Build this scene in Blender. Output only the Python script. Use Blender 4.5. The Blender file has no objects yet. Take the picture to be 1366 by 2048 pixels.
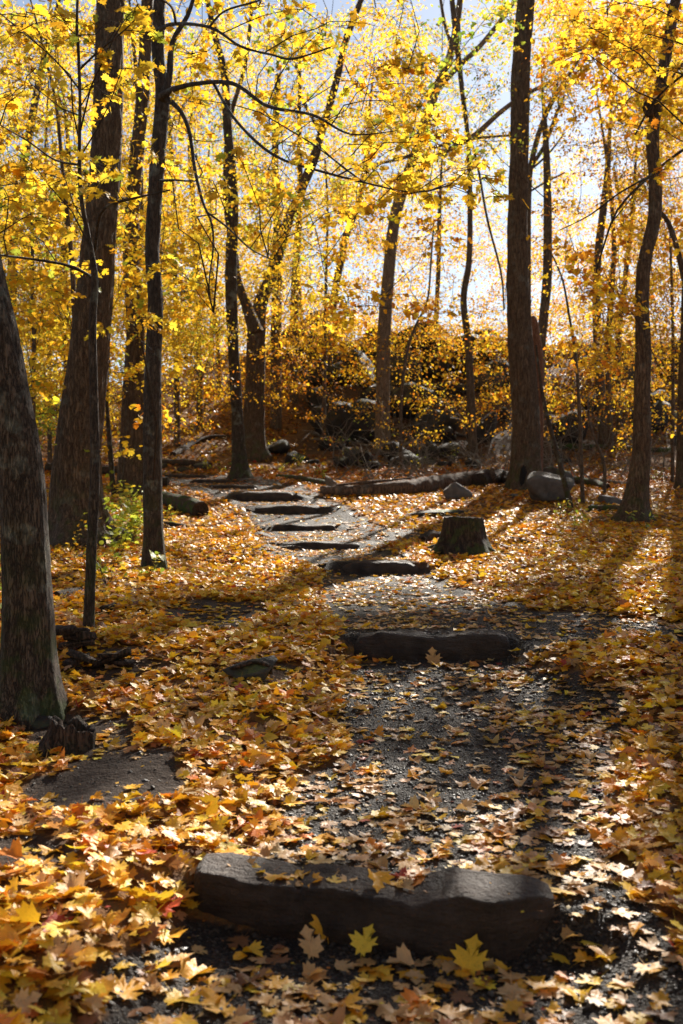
import bpy, bmesh, math, random
import numpy as np
from math import radians as R
rng = np.random.default_rng(7)
random.seed(7)
S = bpy.context.scene
COL = S.collection
# ------------------------------------------------------------------ camera
CAMZ = 1.5
FP = 1991.0                         # focal length in photograph pixels
cam_d = bpy.data.cameras.new('camera'); cam = bpy.data.objects.new('camera', cam_d); COL.objects.link(cam)
cam.location = (0, 0, CAMZ); cam.rotation_euler = (R(90), 0, 0)
cam_d.sensor_fit = 'VERTICAL'; cam_d.sensor_height = 36; cam_d.sensor_width = 24; cam_d.lens = 35
cam_d.clip_start = 0.05; cam_d.clip_end = 2000
cam_d.dof.use_dof = True; cam_d.dof.focus_distance = 7.0; cam_d.dof.aperture_fstop = 2.8
S.camera = cam
# ------------------------------------------------------------------ light
SUN_EL, SUN_AZ = 33.0, 20.0         # azimuth: degrees to the right of the view direction
w = bpy.data.worlds.new('World'); S.world = w; w.use_nodes = True
nt = w.node_tree; nt.nodes.clear()
sky = nt.nodes.new('ShaderNodeTexSky'); sky.sky_type = 'NISHITA'; sky.sun_disc = False
sky.sun_elevation = R(SUN_EL); sky.sun_rotation = R(SUN_AZ); sky.altitude = 100; sky.air_density = 1.0; sky.dust_density = 0.3; sky.ozone_density = 1.2
bg = nt.nodes.new('ShaderNodeBackground'); bg.inputs[1].default_value = 0.05
ow = nt.nodes.new('ShaderNodeOutputWorld'); hs = nt.nodes.new('ShaderNodeHueSaturation'); hs.inputs['Saturation'].default_value = .8; nt.links.new(sky.outputs[0], hs.inputs['Color']); nt.links.new(hs.outputs[0], bg.inputs[0]); nt.links.new(bg.outputs[0], ow.inputs[0])
sd = bpy.data.lights.new('sun', 'SUN'); sd.energy = 5.0; sd.angle = R(0.53); sd.color = (1, .94, .84)
so = bpy.data.objects.new('sun', sd); COL.objects.link(so)
SUNV = np.array([math.sin(R(SUN_AZ))*math.cos(R(SUN_EL)), math.cos(R(SUN_AZ))*math.cos(R(SUN_EL)), math.sin(R(SUN_EL))])
from mathutils import Vector, Matrix, Euler
so.rotation_euler = Vector(SUNV).to_track_quat('Z', 'Y').to_euler()
S.view_settings.view_transform = 'Standard'; S.view_settings.look = 'None'; S.view_settings.gamma = 1
S.view_settings.use_curve_mapping = False
S.view_settings.exposure = 1.45
S.render.engine = 'CYCLES'
S.cycles.max_bounces = 6; S.cycles.transmission_bounces = 3; S.cycles.diffuse_bounces = 4

# ------------------------------------------------------------------ helpers
def hsh(ix, iy, iz, seed=0):
    h = (ix.astype(np.int64)*374761393 + iy.astype(np.int64)*668265263 + iz.astype(np.int64)*2147483647 + seed*974634777) & 0xffffffff
    h = ((h ^ (h >> 13))*1274126177) & 0xffffffff
    h = ((h ^ (h >> 16))*2246822519) & 0xffffffff
    return ((h ^ (h >> 15)) & 0xffffff)/float(0xffffff)
def vn(x, y, z=None, seed=0):
    x = np.asarray(x, float); y = np.asarray(y, float)
    z = np.zeros_like(x) if z is None else np.asarray(z, float)
    ix, iy, iz = np.floor(x), np.floor(y), np.floor(z)
    fx, fy, fz = x-ix, y-iy, z-iz
    fx = fx*fx*(3-2*fx); fy = fy*fy*(3-2*fy); fz = fz*fz*(3-2*fz)
    r = 0
    for a in (0, 1):
        for b in (0, 1):
            for c in (0, 1):
                r = r + hsh(ix+a, iy+b, iz+c, seed)*(fx if a else 1-fx)*(fy if b else 1-fy)*(fz if c else 1-fz)
    return r
def fbm(x, y, z=None, o=4, seed=0):
    r = 0; a = 1; t = 0
    for i in range(o):
        k = 2**i
        r = r + a*vn(np.asarray(x)*k, np.asarray(y)*k, None if z is None else np.asarray(z)*k, seed+i); t += a; a *= .5
    return r/t
def sm(e0, e1, x):
    t = np.clip((x-e0)/(e1-e0), 0, 1); return t*t*(3-2*t)

def mk(name, V, Fs, mat, parent=None, col=None, uv=None, smooth=True, loc=None, kind=None):
    V = np.asarray(V, np.float32)
    if loc is not None: V = V - np.asarray(loc, np.float32)
    if not isinstance(Fs, (list, tuple)): Fs = [Fs]
    Fs = [np.asarray(f, np.int32) for f in Fs if len(f)]
    me = bpy.data.meshes.new(name)
    me.vertices.add(len(V)); me.vertices.foreach_set('co', V.ravel())
    loops = np.concatenate([f.ravel() for f in Fs]); tot = np.concatenate([np.full(len(f), f.shape[1], np.int32) for f in Fs])
    st = np.concatenate([[0], np.cumsum(tot)[:-1]]).astype(np.int32)
    me.loops.add(len(loops)); me.loops.foreach_set('vertex_index', loops)
    me.polygons.add(len(tot)); me.polygons.foreach_set('loop_start', st)
    try: me.polygons.foreach_set('loop_total', tot)
    except Exception: pass
    me.polygons.foreach_set('use_smooth', np.full(len(tot), smooth))
    me.update(calc_edges=True)
    if col is not None:
        a = me.attributes.new('Col', 'FLOAT_COLOR', 'POINT')
        c = np.ones((len(V), 4), np.float32); c[:, :3] = col; a.data.foreach_set('color', c.ravel())
    if uv is not None:
        a = me.attributes.new('luv', 'FLOAT2', 'POINT'); a.data.foreach_set('vector', np.asarray(uv, np.float32).ravel())
    me.materials.append(mat)
    o = bpy.data.objects.new(name, me); COL.objects.link(o)
    if parent is not None: o.parent = parent
    elif loc is not None: o.location = loc
    if kind: o['kind'] = kind
    return o
def root(name, loc, label, cat, group=None):
    o = bpy.data.objects.new(name, None); COL.objects.link(o); o.location = tuple(float(v) for v in loc)
    o.empty_display_size = .2
    o['label'] = label; o['category'] = cat
    if group: o['group'] = group
    return o
def tag(o, label, cat, group=None):
    o['label'] = label; o['category'] = cat
    if group: o['group'] = group
    return o

class MB:
    def __init__(s): s.V = []; s.F = []; s.n = 0; s.C = []; s.U = []
    def add(s, V, F, C=None, U=None):
        s.V.append(V); s.F.append(np.asarray(F)+s.n); s.n += len(V)
        if C is not None: s.C.append(C)
        if U is not None: s.U.append(U)
    def build(s, name, mat, parent=None, loc=None, smooth=True, kind=None):
        by = {}
        for f in s.F: by.setdefault(f.shape[1], []).append(f)
        return mk(name, np.concatenate(s.V), [np.concatenate(v) for v in by.values()], mat, parent,
                  np.concatenate(s.C) if s.C else None, np.concatenate(s.U) if s.U else None, smooth, loc, kind)

def resample(P, Rr, step):
    P = np.asarray(P, float); Rr = np.asarray(Rr, float)
    n = len(P); out = []; ro = []
    for i in range(n-1):
        p0 = P[max(i-1, 0)]; p1 = P[i]; p2 = P[i+1]; p3 = P[min(i+2, n-1)]
        k = max(2, int(np.linalg.norm(p2-p1)/step))
        t = np.linspace(0, 1, k, endpoint=False)[:, None]
        out.append(.5*((2*p1)+(-p0+p2)*t+(2*p0-5*p1+4*p2-p3)*t*t+(-p0+3*p1-3*p2+p3)*t**3))
        ro.append(Rr[i]+(Rr[i+1]-Rr[i])*t[:, 0])
    out.append(P[-1:]); ro.append(Rr[-1:])
    return np.concatenate(out), np.concatenate(ro)

def tube(P, Rr, ns=8, bark=0, seed=0, flare=0, z0=0, caps=True, fr=22, lean_noise=0):
    P = np.asarray(P, float); Rr = np.asarray(Rr, float); n = len(P)
    T = np.gradient(P, axis=0); T /= np.linalg.norm(T, axis=1)[:, None]+1e-9
    N = np.zeros_like(P)
    a = np.array([1., 0, 0]) if abs(T[0][0]) < .8 else np.array([0, 0, 1.])
    v = a-T[0]*a.dot(T[0]); N[0] = v/np.linalg.norm(v)
    for i in range(1, n):
        v = N[i-1]-T[i]*N[i-1].dot(T[i]); N[i] = v/np.linalg.norm(v)
    B = np.cross(T, N)
    th = np.linspace(0, 2*np.pi, ns, endpoint=False)
    d = N[:, None]*np.cos(th)[None, :, None]+B[:, None]*np.sin(th)[None, :, None]
    rad = np.repeat(Rr[:, None], ns, 1)
    if flare:
        h = (P[:, 2]-z0)[:, None]
        lob = .5+.5*np.cos(5*th+seed)[None]*np.cos(2*th+seed*1.7)[None]
        rad = rad*(1+flare*np.exp(-np.clip(h, 0, 9)/.22)*(.45+.9*lob)+.10*np.exp(-h/.9)*lob)
    V = P[:, None]+d*rad[:, :, None]
    if bark:
        q = V
        nx = fbm(q[..., 0]*fr, q[..., 1]*fr, q[..., 2]*fr*.13, 3, seed)
        rg = 1-np.abs(2*nx-1)*1.6
        big = fbm(q[..., 0]*3, q[..., 1]*3, q[..., 2]*1.2, 3, seed+9)-.5
        V = V+d*(bark*(rg-.6)+bark*3*big)[..., None]
    V = V.reshape(-1, 3)
    i = np.arange(n-1)[:, None]; j = np.arange(ns)[None]; j2 = (j+1) % ns
    F = np.stack([i*ns+j, i*ns+j2, (i+1)*ns+j2, (i+1)*ns+j], -1).reshape(-1, 4)
    return V, F
def tube_to(mb, P, Rr, ns=6, step=None, **k):
    if step: P, Rr = resample(P, Rr, step)
    V, F = tube(P, Rr, ns, **k); mb.add(V, F)
    # cap both ends
    for o, rev in ((0, True), (len(V)-ns, False)):
        c = V[o:o+ns].mean(0)[None]; idx = np.arange(ns)
        tri = np.stack([idx, (idx+1) % ns, np.full(ns, ns)], -1)
        if rev: tri = tri[:, ::-1]
        mb.add(np.concatenate([V[o:o+ns], c]), tri)

# ------------------------------------------------------------------ materials
def newmat(name):
    m = bpy.data.materials.new(name); m.use_nodes = True; t = m.node_tree; t.nodes.clear()
    out = t.nodes.new('ShaderNodeOutputMaterial'); return m, t, out
def nd(t, typ, **k):
    n = t.nodes.new(typ)
    for a, b in k.items(): setattr(n, a, b)
    return n
def ramp(t, stops, interp='LINEAR'):
    n = t.nodes.new('ShaderNodeValToRGB'); n.color_ramp.interpolation = interp
    e = n.color_ramp.elements
    while len(e) < len(stops): e.new(.5)
    for i, (p, c) in enumerate(stops):
        e[i].position = p; e[i].color = (c, c, c, 1) if isinstance(c, (int, float)) else (*c, 1)
    return n
def math_(t, op, a, b=None, c=None):
    n = t.nodes.new('ShaderNodeMath'); n.operation = op
    for i, v in enumerate((a, b, c)):
        if v is None: continue
        if isinstance(v, (int, float)): n.inputs[i].default_value = v
        else: t.links.new(v, n.inputs[i])
    return n.outputs[0]
def mixc(t, fac, a, b, mode='MIX'):
    n = t.nodes.new('ShaderNodeMix'); n.data_type = 'RGBA'; n.blend_type = mode
    for s, v in ((n.inputs[0], fac), (n.inputs[6], a), (n.inputs[7], b)):
        if isinstance(v, (int, float)): s.default_value = v
        elif isinstance(v, tuple): s.default_value = (*v, 1)
        else: t.links.new(v, s)
    return n.outputs[2]
def noise(t, vec, scale, detail=4, rough=.55, dim='3D'):
    n = t.nodes.new('ShaderNodeTexNoise'); n.inputs['Scale'].default_value = scale
    n.inputs['Detail'].default_value = detail; n.inputs['Roughness'].default_value = rough
    if vec is not None: t.links.new(vec, n.inputs['Vector'])
    return n
def bump(t, h, strength, dist, nrm=None):
    n = t.nodes.new('ShaderNodeBump'); n.inputs['Strength'].default_value = strength; n.inputs['Distance'].default_value = dist
    t.links.new(h, n.inputs['Height'])
    if nrm is not None: t.links.new(nrm, n.inputs['Normal'])
    return n.outputs[0]

def leaf_mat(name, trans, rough, spot, thin_gain=1.12):
    m, t, out = newmat(name); L = t.links
    at = nd(t, 'ShaderNodeAttribute', attribute_name='Col'); uv = nd(t, 'ShaderNodeAttribute', attribute_name='luv')
    sx = nd(t, 'ShaderNodeSeparateXYZ'); L.new(uv.outputs['Vector'], sx.inputs[0])
    x, y = sx.outputs[0], sx.outputs[1]
    # veins radiate from the base of the blade
    ang = math_(t, 'ARCTAN2', x, math_(t, 'ADD', y, 0.02)); r = math_(t, 'SQRT', math_(t, 'ADD', math_(t, 'MULTIPLY', x, x), math_(t, 'MULTIPLY', y, y)))
    v = math_(t, 'MULTIPLY', math_(t, 'ABSOLUTE', math_(t, 'SINE', math_(t, 'MULTIPLY', ang, 4.0))), r)
    vein = math_(t, 'LESS_THAN', v, .035)
    vein = math_(t, 'MULTIPLY', vein, math_(t, 'LESS_THAN', r, .85))
    geo = nd(t, 'ShaderNodeNewGeometry')
    n1 = noise(t, geo.outputs['Position'], 38, 3); n2 = noise(t, geo.outputs['Position'], 170, 2)
    sp = ramp(t, [(.60, 0.0), (.70, 1.0)]); L.new(n2.outputs[0], sp.inputs[0])
    c = mixc(t, math_(t, 'MULTIPLY', n1.outputs[0], .45), at.outputs['Color'], mixc(t, 1.0, at.outputs['Color'], (.72, .50, .38), 'MULTIPLY'))
    c = mixc(t, math_(t, 'MULTIPLY', sp.outputs[0], spot), c, (.10, .045, .015))
    c = mixc(t, math_(t, 'MULTIPLY', vein, .35), c, mixc(t, 1.0, c, (1.35, 1.35, 1.3), 'MULTIPLY'))
    p = nd(t, 'ShaderNodeBsdfPrincipled'); L.new(c, p.inputs['Base Color']); p.inputs['Roughness'].default_value = rough
    p.inputs['Specular IOR Level'].default_value = .4
    L.new(bump(t, math_(t, 'ADD', n1.outputs[0], math_(t, 'MULTIPLY', vein, -.4)), .5, .01), p.inputs['Normal'])
    tr = nd(t, 'ShaderNodeBsdfTranslucent'); L.new(mixc(t, 1.0, c, (thin_gain, thin_gain*1.0, thin_gain*.9), 'MULTIPLY'), tr.inputs[0])
    mx = nd(t, 'ShaderNodeMixShader'); mx.inputs[0].default_value = trans
    L.new(p.outputs[0], mx.inputs[1]); L.new(tr.outputs[0], mx.inputs[2]); L.new(mx.outputs[0], out.inputs[0])
    return m
M_LIVE = leaf_mat('living_leaf', .68, .5, .25)
M_LIT = leaf_mat('fallen_leaf', .26, .48, .4)
M_PLANT = leaf_mat('green_leaf', .55, .45, .15)

def bark_mat(name, c1, c2, lichen=.3, moss=.5, sc=1.0, crack=.8):
    m, t, out = newmat(name); L = t.links
    tc = nd(t, 'ShaderNodeTexCoord'); mp = nd(t, 'ShaderNodeMapping'); mp.inputs['Scale'].default_value = (1, 1, .16); L.new(tc.outputs['Object'], mp.inputs[0])
    n1 = noise(t, mp.outputs[0], 26*sc, 5, .62); n2 = noise(t, tc.outputs['Object'], 3.2, 4, .6); n3 = noise(t, tc.outputs['Object'], 60, 3, .6)
    vo = nd(t, 'ShaderNodeTexVoronoi', feature='DISTANCE_TO_EDGE'); vo.inputs['Scale'].default_value = 30*sc; L.new(mixc(t, .12, mp.outputs[0], n1.outputs['Color']), vo.inputs['Vector'])
    ed = ramp(t, [(0.0, 0.0), (.16, 1.0)]); L.new(vo.outputs['Distance'], ed.inputs[0])
    f = ramp(t, [(.32, 0.0), (.66, 1.0)]); L.new(n1.outputs[0], f.inputs[0])
    c = mixc(t, f.outputs[0], c1, c2)
    c = mixc(t, math_(t, 'MULTIPLY', math_(t, 'SUBTRACT', 1.0, ed.outputs[0]), crack), c, tuple(v*.28 for v in c1))
    li = ramp(t, [(.56, 0.0), (.66, 1.0)]); L.new(n2.outputs[0], li.inputs[0])
    lf = math_(t, 'MULTIPLY', math_(t, 'MULTIPLY', li.outputs[0], n3.outputs[0]), lichen)
    c = mixc(t, lf, c, (.30, .33, .27))
    sx = nd(t, 'ShaderNodeSeparateXYZ'); L.new(tc.outputs['Object'], sx.inputs[0])
    mo = ramp(t, [(0.0, 1.0), (1.0, 0.0)]); L.new(math_(t, 'MULTIPLY', sx.outputs[2], .8), mo.inputs[0])
    n4 = noise(t, tc.outputs['Object'], 6, 3); mr = ramp(t, [(.48, 0.0), (.6, 1.0)]); L.new(n4.outputs[0], mr.inputs[0])
    c = mixc(t, math_(t, 'MULTIPLY', math_(t, 'MULTIPLY', mo.outputs[0], mr.outputs[0]), moss), c, (.05, .075, .015))
    p = nd(t, 'ShaderNodeBsdfPrincipled'); L.new(c, p.inputs['Base Color']); p.inputs['Roughness'].default_value = .85; p.inputs['Specular IOR Level'].default_value = .25
    b = bump(t, math_(t, 'ADD', math_(t, 'MULTIPLY', ed.outputs[0], .6), math_(t, 'ADD', n1.outputs[0], math_(t, 'MULTIPLY', n3.outputs[0], .25))), .9, .018)
    L.new(b, p.inputs['Normal']); L.new(p.outputs[0], out.inputs[0]); return m
M_BARK = bark_mat('ridged_bark', (.070, .043, .027), (.175, .115, .072))
M_BARKG = bark_mat('grey_bark', (.048, .033, .023), (.125, .092, .066), .9, .7, 1.3)
M_SUNLIT = bark_mat('sunlit_tan_bark', (.15, .10, .065), (.30, .21, .14), .2, .2, 1.0)  # tan lightened: sunlight on the far centre trunk is put into the colour
M_STUMP = bark_mat('old_stump_wood', (.030, .019, .013), (.085, .055, .036), .1, .7, .9)
M_BARKF = bark_mat('far_bark', (.085, .056, .038), (.20, .14, .095), .2, .2, 1.0)
M_SNAG = bark_mat('red_dead_wood', (.20, .085, .045), (.36, .17, .10), .1, 0, 1.2)
M_LOG = bark_mat('weathered_log_wood', (.075, .045, .030), (.20, .125, .080), .25, 0, .8)
M_MOSSLOG = bark_mat('mossy_log_bark', (.05, .035, .022), (.12, .085, .055), .1, 1.6, .8)
M_ROT = bark_mat('rotten_bark', (.035, .022, .016), (.10, .060, .042), .05, .15, 1.0)
M_TWIG = bark_mat('twig_bark', (.055, .036, .026), (.11, .075, .055), .1, 0, 2.0)
M_PALE = bark_mat('pale_dead_twig', (.20, .16, .12), (.34, .29, .23), .3, 0, 2.0)

def rock_mat(name, c1, c2, moss=.4, rough=.7, spec=.4, bs=1.0):
    m, t, out = newmat(name); L = t.links
    tc = nd(t, 'ShaderNodeTexCoord'); geo = nd(t, 'ShaderNodeNewGeometry')
    n1 = noise(t, tc.outputs['Object'], 5, 7, .62); n2 = noise(t, tc.outputs['Object'], 55, 4, .65); n3 = noise(t, tc.outputs['Object'], 2.6, 4)
    f = ramp(t, [(.35, 0.0), (.68, 1.0)]); L.new(n1.outputs[0], f.inputs[0])
    c = mixc(t, f.outputs[0], c1, c2); c = mixc(t, math_(t, 'MULTIPLY', n2.outputs[0], .5), c, tuple(v*.45 for v in c1))
    sx = nd(t, 'ShaderNodeSeparateXYZ'); L.new(geo.outputs['Normal'], sx.inputs[0])
    up = ramp(t, [(.35, 0.0), (.8, 1.0)]); L.new(sx.outputs[2], up.inputs[0]); mr = ramp(t, [(.47, 0.0), (.58, 1.0)]); L.new(n3.outputs[0], mr.inputs[0])
    c = mixc(t, math_(t, 'MULTIPLY', math_(t, 'MULTIPLY', up.outputs[0], mr.outputs[0]), moss), c, (.09, .11, .03))
    p = nd(t, 'ShaderNodeBsdfPrincipled'); L.new(c, p.inputs['Base Color']); p.inputs['Roughness'].default_value = rough; p.inputs['Specular IOR Level'].default_value = spec
    mp = nd(t, 'ShaderNodeMapping'); mp.inputs['Scale'].default_value = (1, 1, 4); L.new(tc.outputs['Object'], mp.inputs[0]); n5 = noise(t, mp.outputs[0], 9, 6, .7)
    L.new(bump(t, math_(t, 'ADD', math_(t, 'ADD', n1.outputs[0], n5.outputs[0]), math_(t, 'MULTIPLY', n2.outputs[0], .45)), 1.0, .022*bs), p.inputs['Normal'])
    L.new(p.outputs[0], out.inputs[0]); return m
M_STEP = rock_mat('brown_step_stone', (.040, .026, .019), (.11, .075, .055), 0, .66, .3, 2.2)
M_ROCK = rock_mat('grey_boulder_stone', (.078, .064, .056), (.175, .15, .132), .25, .75)
M_ROCKM = rock_mat('mossy_stone', (.040, .034, .027), (.10, .088, .07), 1.0, .75)
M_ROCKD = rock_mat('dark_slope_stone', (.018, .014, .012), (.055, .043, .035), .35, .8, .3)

def ground_mat():
    m, t, out = newmat('forest_floor'); L = t.links
    geo = nd(t, 'ShaderNodeNewGeometry'); pos = geo.outputs['Position']
    pa = nd(t, 'ShaderNodeAttribute', attribute_name='path'); li = nd(t, 'ShaderNodeAttribute', attribute_name='litter')
    # soil
    n1 = noise(t, pos, 7, 6, .6); n2 = noise(t, pos, 60, 4, .65)
    soil = mixc(t, n1.outputs[0], (.028, .017, .011), (.078, .052, .036))
    # dead leaf mat under the loose leaves
    w1 = noise(t, pos, 9, 2); vv = mixc(t, .06, pos, w1.outputs['Color'])
    vo = nd(t, 'ShaderNodeTexVoronoi'); vo.inputs['Scale'].default_value = 15; L.new(vv, vo.inputs['Vector'])
    sx = nd(t, 'ShaderNodeSeparateColor'); L.new(vo.outputs['Color'], sx.inputs[0])
    lr = ramp(t, [(0, (.07, .028, .012)), (.3, (.22, .09, .02)), (.6, (.32, .16, .04)), (.8, (.15, .06, .02)), (1, (.38, .2, .03))]); L.new(sx.outputs[0], lr.inputs[0])
    c = mixc(t, li.outputs['Fac'], soil, mixc(t, .25, lr.outputs[0], soil))
    # gritty dark path
    vp = nd(t, 'ShaderNodeTexVoronoi'); vp.inputs['Scale'].default_value = 95; L.new(pos, vp.inputs['Vector'])
    sp = nd(t, 'ShaderNodeSeparateColor'); L.new(vp.outputs['Color'], sp.inputs[0])
    pr = ramp(t, [(0, (.014, .009, .006)), (.55, (.032, .022, .015)), (.85, (.056, .041, .029)), (1, (.13, .10, .072))]); L.new(sp.outputs[0], pr.inputs[0])
    pth = mixc(t, math_(t, 'MULTIPLY', n1.outputs[0], .6), pr.outputs[0], (.030, .021, .016))
    c = mixc(t, pa.outputs['Fac'], c, pth)
    p = nd(t, 'ShaderNodeBsdfPrincipled'); L.new(c, p.inputs['Base Color'])
    rr = ramp(t, [(0, .95), (1, .62)]); L.new(math_(t, 'MULTIPLY', pa.outputs['Fac'], ramp_rand(t, sp.outputs[1])), rr.inputs[0]); L.new(rr.outputs[0], p.inputs['Roughness'])
    p.inputs['Specular IOR Level'].default_value = .26
    hp = math_(t, 'MULTIPLY', math_(t, 'SUBTRACT', 1.0, vp.outputs['Distance']), pa.outputs['Fac'])
    n7 = noise(t, pos, 22, 4, .6)
    b = bump(t, math_(t, 'ADD', math_(t, 'MULTIPLY', n7.outputs[0], 2.2), math_(t, 'ADD', math_(t, 'MULTIPLY', hp, .8), math_(t, 'ADD', n2.outputs[0], n1.outputs[0]))), 1.0, .018)
    L.new(b, p.inputs['Normal']); L.new(p.outputs[0], out.inputs[0]); return m
def ramp_rand(t, s):
    r = ramp(t, [(0, .55), (1, 1.0)]); t.links.new(s, r.inputs[0]); return r.outputs[0]
M_GROUND = ground_mat()
M_PEB = rock_mat('wet_pebble', (.036, .025, .017), (.11, .082, .058), 0, .38, .6)

# ------------------------------------------------------------------ terrain
# step: distance, centre x, half length, base z, top z, depth
STEPS = [(3.52, .10, .62, -.04, .115, .40), (7.60, .66, .66, .37, .56, .40), (12.8, .50, .50, .69, .86, .35), (15.0, -.32, .60, .93, 1.04, .35),
         (17.5, -.65, .55, 1.17, 1.27, .35), (20.0, -1.10, .68, 1.46, 1.62, .4), (22.0, -1.75, .70, 1.73, 1.95, .5), (24.5, -2.62, .58, 2.07, 2.17, .35),
         (26.5, -3.50, .50, 2.27, 2.37, .35), (28.5, -4.50, .65, 2.47, 2.57, .35)]
TX, TZ = [-30, 0.0], [-.3, -.08]
for (D, cx, hl, zb, zt, dp) in STEPS:
    TX += [D+.02, D+.14]; TZ += [zb, zt-.012]
TX += [32, 36, 60]; TZ += [2.9, 3.6, 6]
HX = [-400, -30, 0, 3.5, 7.6, 12.8, 15, 17.5, 20, 22, 24.5, 26.5, 28.5, 32, 36, 41, 46, 52, 60, 90, 600]
HZ = [-2, -.5, -.05, .06, .49, .79, .98, 1.22, 1.52, 1.80, 2.12, 2.32, 2.52, 3.1, 4.5, 7.0, 9.2, 10.2, 10.4, 9.0, 5]
CXY = [-20, 0, 3.5, 5.3, 7.6, 9.8, 12.8, 15, 17.5, 20, 22, 24.5, 26.5, 28.5, 31, 34, 40]
CXX = [.1, .1, .12, .66, .66, .60, .5, -.32, -.6, -.95, -1.6, -2.6, -3.5, -4.5, -6.2, -9, -16]
HWY = [0, 3.5, 5.3, 7.6, 12.8, 20, 28.5]; HWX = [.8, .55, .8, .55, .48, .62, .5]
def zg(x, y):
    x = np.asarray(x, float); y = np.asarray(y, float)
    ys = y + .22*(x-.12)*(1-sm(4.2, 6.0, y))
    T = np.interp(ys, TX, TZ); H = np.interp(y, HX, HZ)
    # the left side of the far hill is lower
    k = 1-.42*sm(-2, -14, x)
    H = np.where(y > 30, 2.78+(H-2.78)*k, H)
    H = H + .10*sm(1.3, 3.5, x)*(1-sm(16, 24, y)) + .06*sm(-1.0, -3.0, x)*(1-sm(10, 16, y))
    H = H + (fbm(x*.55+3, y*.55, None, 3, 5)-.5)*(.22+.9*sm(28, 45, y)) + (fbm(x*3, y*3, None, 3, 8)-.5)*.05
    cx = np.interp(y, CXY, CXX); hw = np.interp(y, HWY, HWX)
    m = 1-sm(hw, hw+.45-.22*np.exp(-((y-7.7)/.5)**2), np.abs(x-cx)); m = m*(1-sm(30, 33, y))
    g = (fbm(x*18, y*18, None, 3, 11)-.5)*.012*(1-sm(8, 14, y))
    return H*(1-m)+T*m+g
def W(px, py, D):
    return np.array([(px-683)/FP*D, D, CAMZ-(py-1024)/FP*D])
def PX(x, y, z): return 683+x/y*FP, 1024-(z-CAMZ)/y*FP
def G(px, py):
    ys = np.concatenate([np.arange(1.5, 12, .02), np.arange(12, 60, .05)])
    xs = (px-683)/FP*ys; zs = CAMZ-(py-1024)/FP*ys
    d = zg(xs, ys)-zs; k = np.argmax(d >= 0)
    if d[k] < 0: k = len(ys)-1
    return np.array([xs[k], ys[k], zg(xs[k], ys[k])])

def inpoly(px, py, poly):
    c = np.zeros(px.shape, bool); n = len(poly)
    for i in range(n):
        x1, y1 = poly[i]; x2, y2 = poly[(i+1) % n]
        if y1 == y2: continue
        c ^= ((y1 > py) != (y2 > py)) & (px < (x2-x1)*(py-y1)/(y2-y1)+x1)
    return c
PATHPOLY = [
 ([(540, 1660), (600, 1580), (700, 1500), (695, 1400), (715, 1330), (1010, 1300), (1110, 1335), (1245, 1375), (1260, 1460), (1200, 1560), (1225, 1760), (1120, 1850), (380, 1760)], .58),
 ([(700, 1300), (650, 1200), (640, 1160), (660, 1148), (840, 1150), (930, 1180), (1040, 1215), (1200, 1235), (1500, 1235), (1500, 1300), (1150, 1275), (1060, 1300), (1000, 1310)], .42),
 ([(900, 1175), (700, 1165), (600, 1130), (520, 1100), (510, 1040), (450, 1000), (330, 966), (320, 945), (500, 952), (600, 972), (700, 1018), (745, 1048), (870, 1068), (865, 1082), (760, 1090), (850, 1140)], .46),
 ([(150, 2300), (230, 1930), (380, 1820), (700, 1860), (1000, 1910), (1100, 1790), (1230, 1800), (1400, 1900), (1500, 2300)], .55)]
BARE = [(210, 1560, 150, 55, .14), (60, 1690, 95, 38, .12), (430, 1225, 110, 20, .30), (170, 1470, 120, 50, .35), (560, 1345, 60, 20, .5), (250, 1330, 80, 30, .45), (420, 1240, 80, 14, .3), (1130, 1240, 90, 18, .3)]
def masks(x, y):
    z = zg(x, y); yy = np.maximum(y, .8); px, py = PX(x, yy, z)
    jx = (fbm(x*2.2, y*2.2, None, 3, 21)-.5)*100*5/np.maximum(yy, 3); jy = (fbm(x*2.2, y*2.2, None, 3, 33)-.5)*70*5/np.maximum(yy, 3)
    qx, qy = px+jx, py+jy
    dens = np.ones_like(px); path = np.zeros_like(px)
    for poly, d in PATHPOLY:
        i = inpoly(qx, qy, poly) & (y > 1.2) & (y < 32); dens[i] = np.minimum(dens[i], d); path[i] = 1
    for (a, b, c, e, d) in BARE:
        r = ((qx-a)/c)**2+((qy-b)/e)**2; dens = np.where((r < 1) & (y > 1.2), np.minimum(dens, d), dens)
    clump = fbm(x*1.7+9, y*1.7, None, 3, 44)
    return dens, path, clump, px, py

# ground sheet
ny, nx = 620, 230
ty = np.linspace(0, 1, ny); gy = -8 + 12.0*ty + 46*ty**3 + 400*np.maximum(ty-.80, 0)**2*10*np.maximum(ty-.8, 0)*4 + 0
gy = np.sort(np.concatenate([np.linspace(-40, 1.5, 30), np.linspace(1.55, 9, 270), np.linspace(9.04, 31, 260), np.linspace(31.3, 62, 80), np.linspace(64, 500, 30)]))
u = np.linspace(-1, 1, nx); gx = np.sinh(u*4.9)/np.sinh(4.9)*250
gx = gx*1.0 + 0
X, Y = np.meshgrid(gx*(1), gy); 
Xs = np.sinh(u*3.6)/np.sinh(3.6)            # denser near the view axis, wider with distance
X = Xs[None, :]*np.maximum(14+gy*1.6, 20)[:, None]*np.where(gy > 60, 1+(gy-60)/200, 1)[:, None]
Z = zg(X, Y)
V = np.stack([X, Y, Z], -1).reshape(-1, 3)
i = np.arange(len(gy)-1)[:, None]; j = np.arange(nx-1)[None]
F = np.stack([i*nx+j, i*nx+j+1, (i+1)*nx+j+1, (i+1)*nx+j], -1).reshape(-1, 4)
ground = mk('ground', V, F, M_GROUND, kind='structure')
dens, path, clump, _, _ = masks(V[:, 0], V[:, 1])
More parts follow.
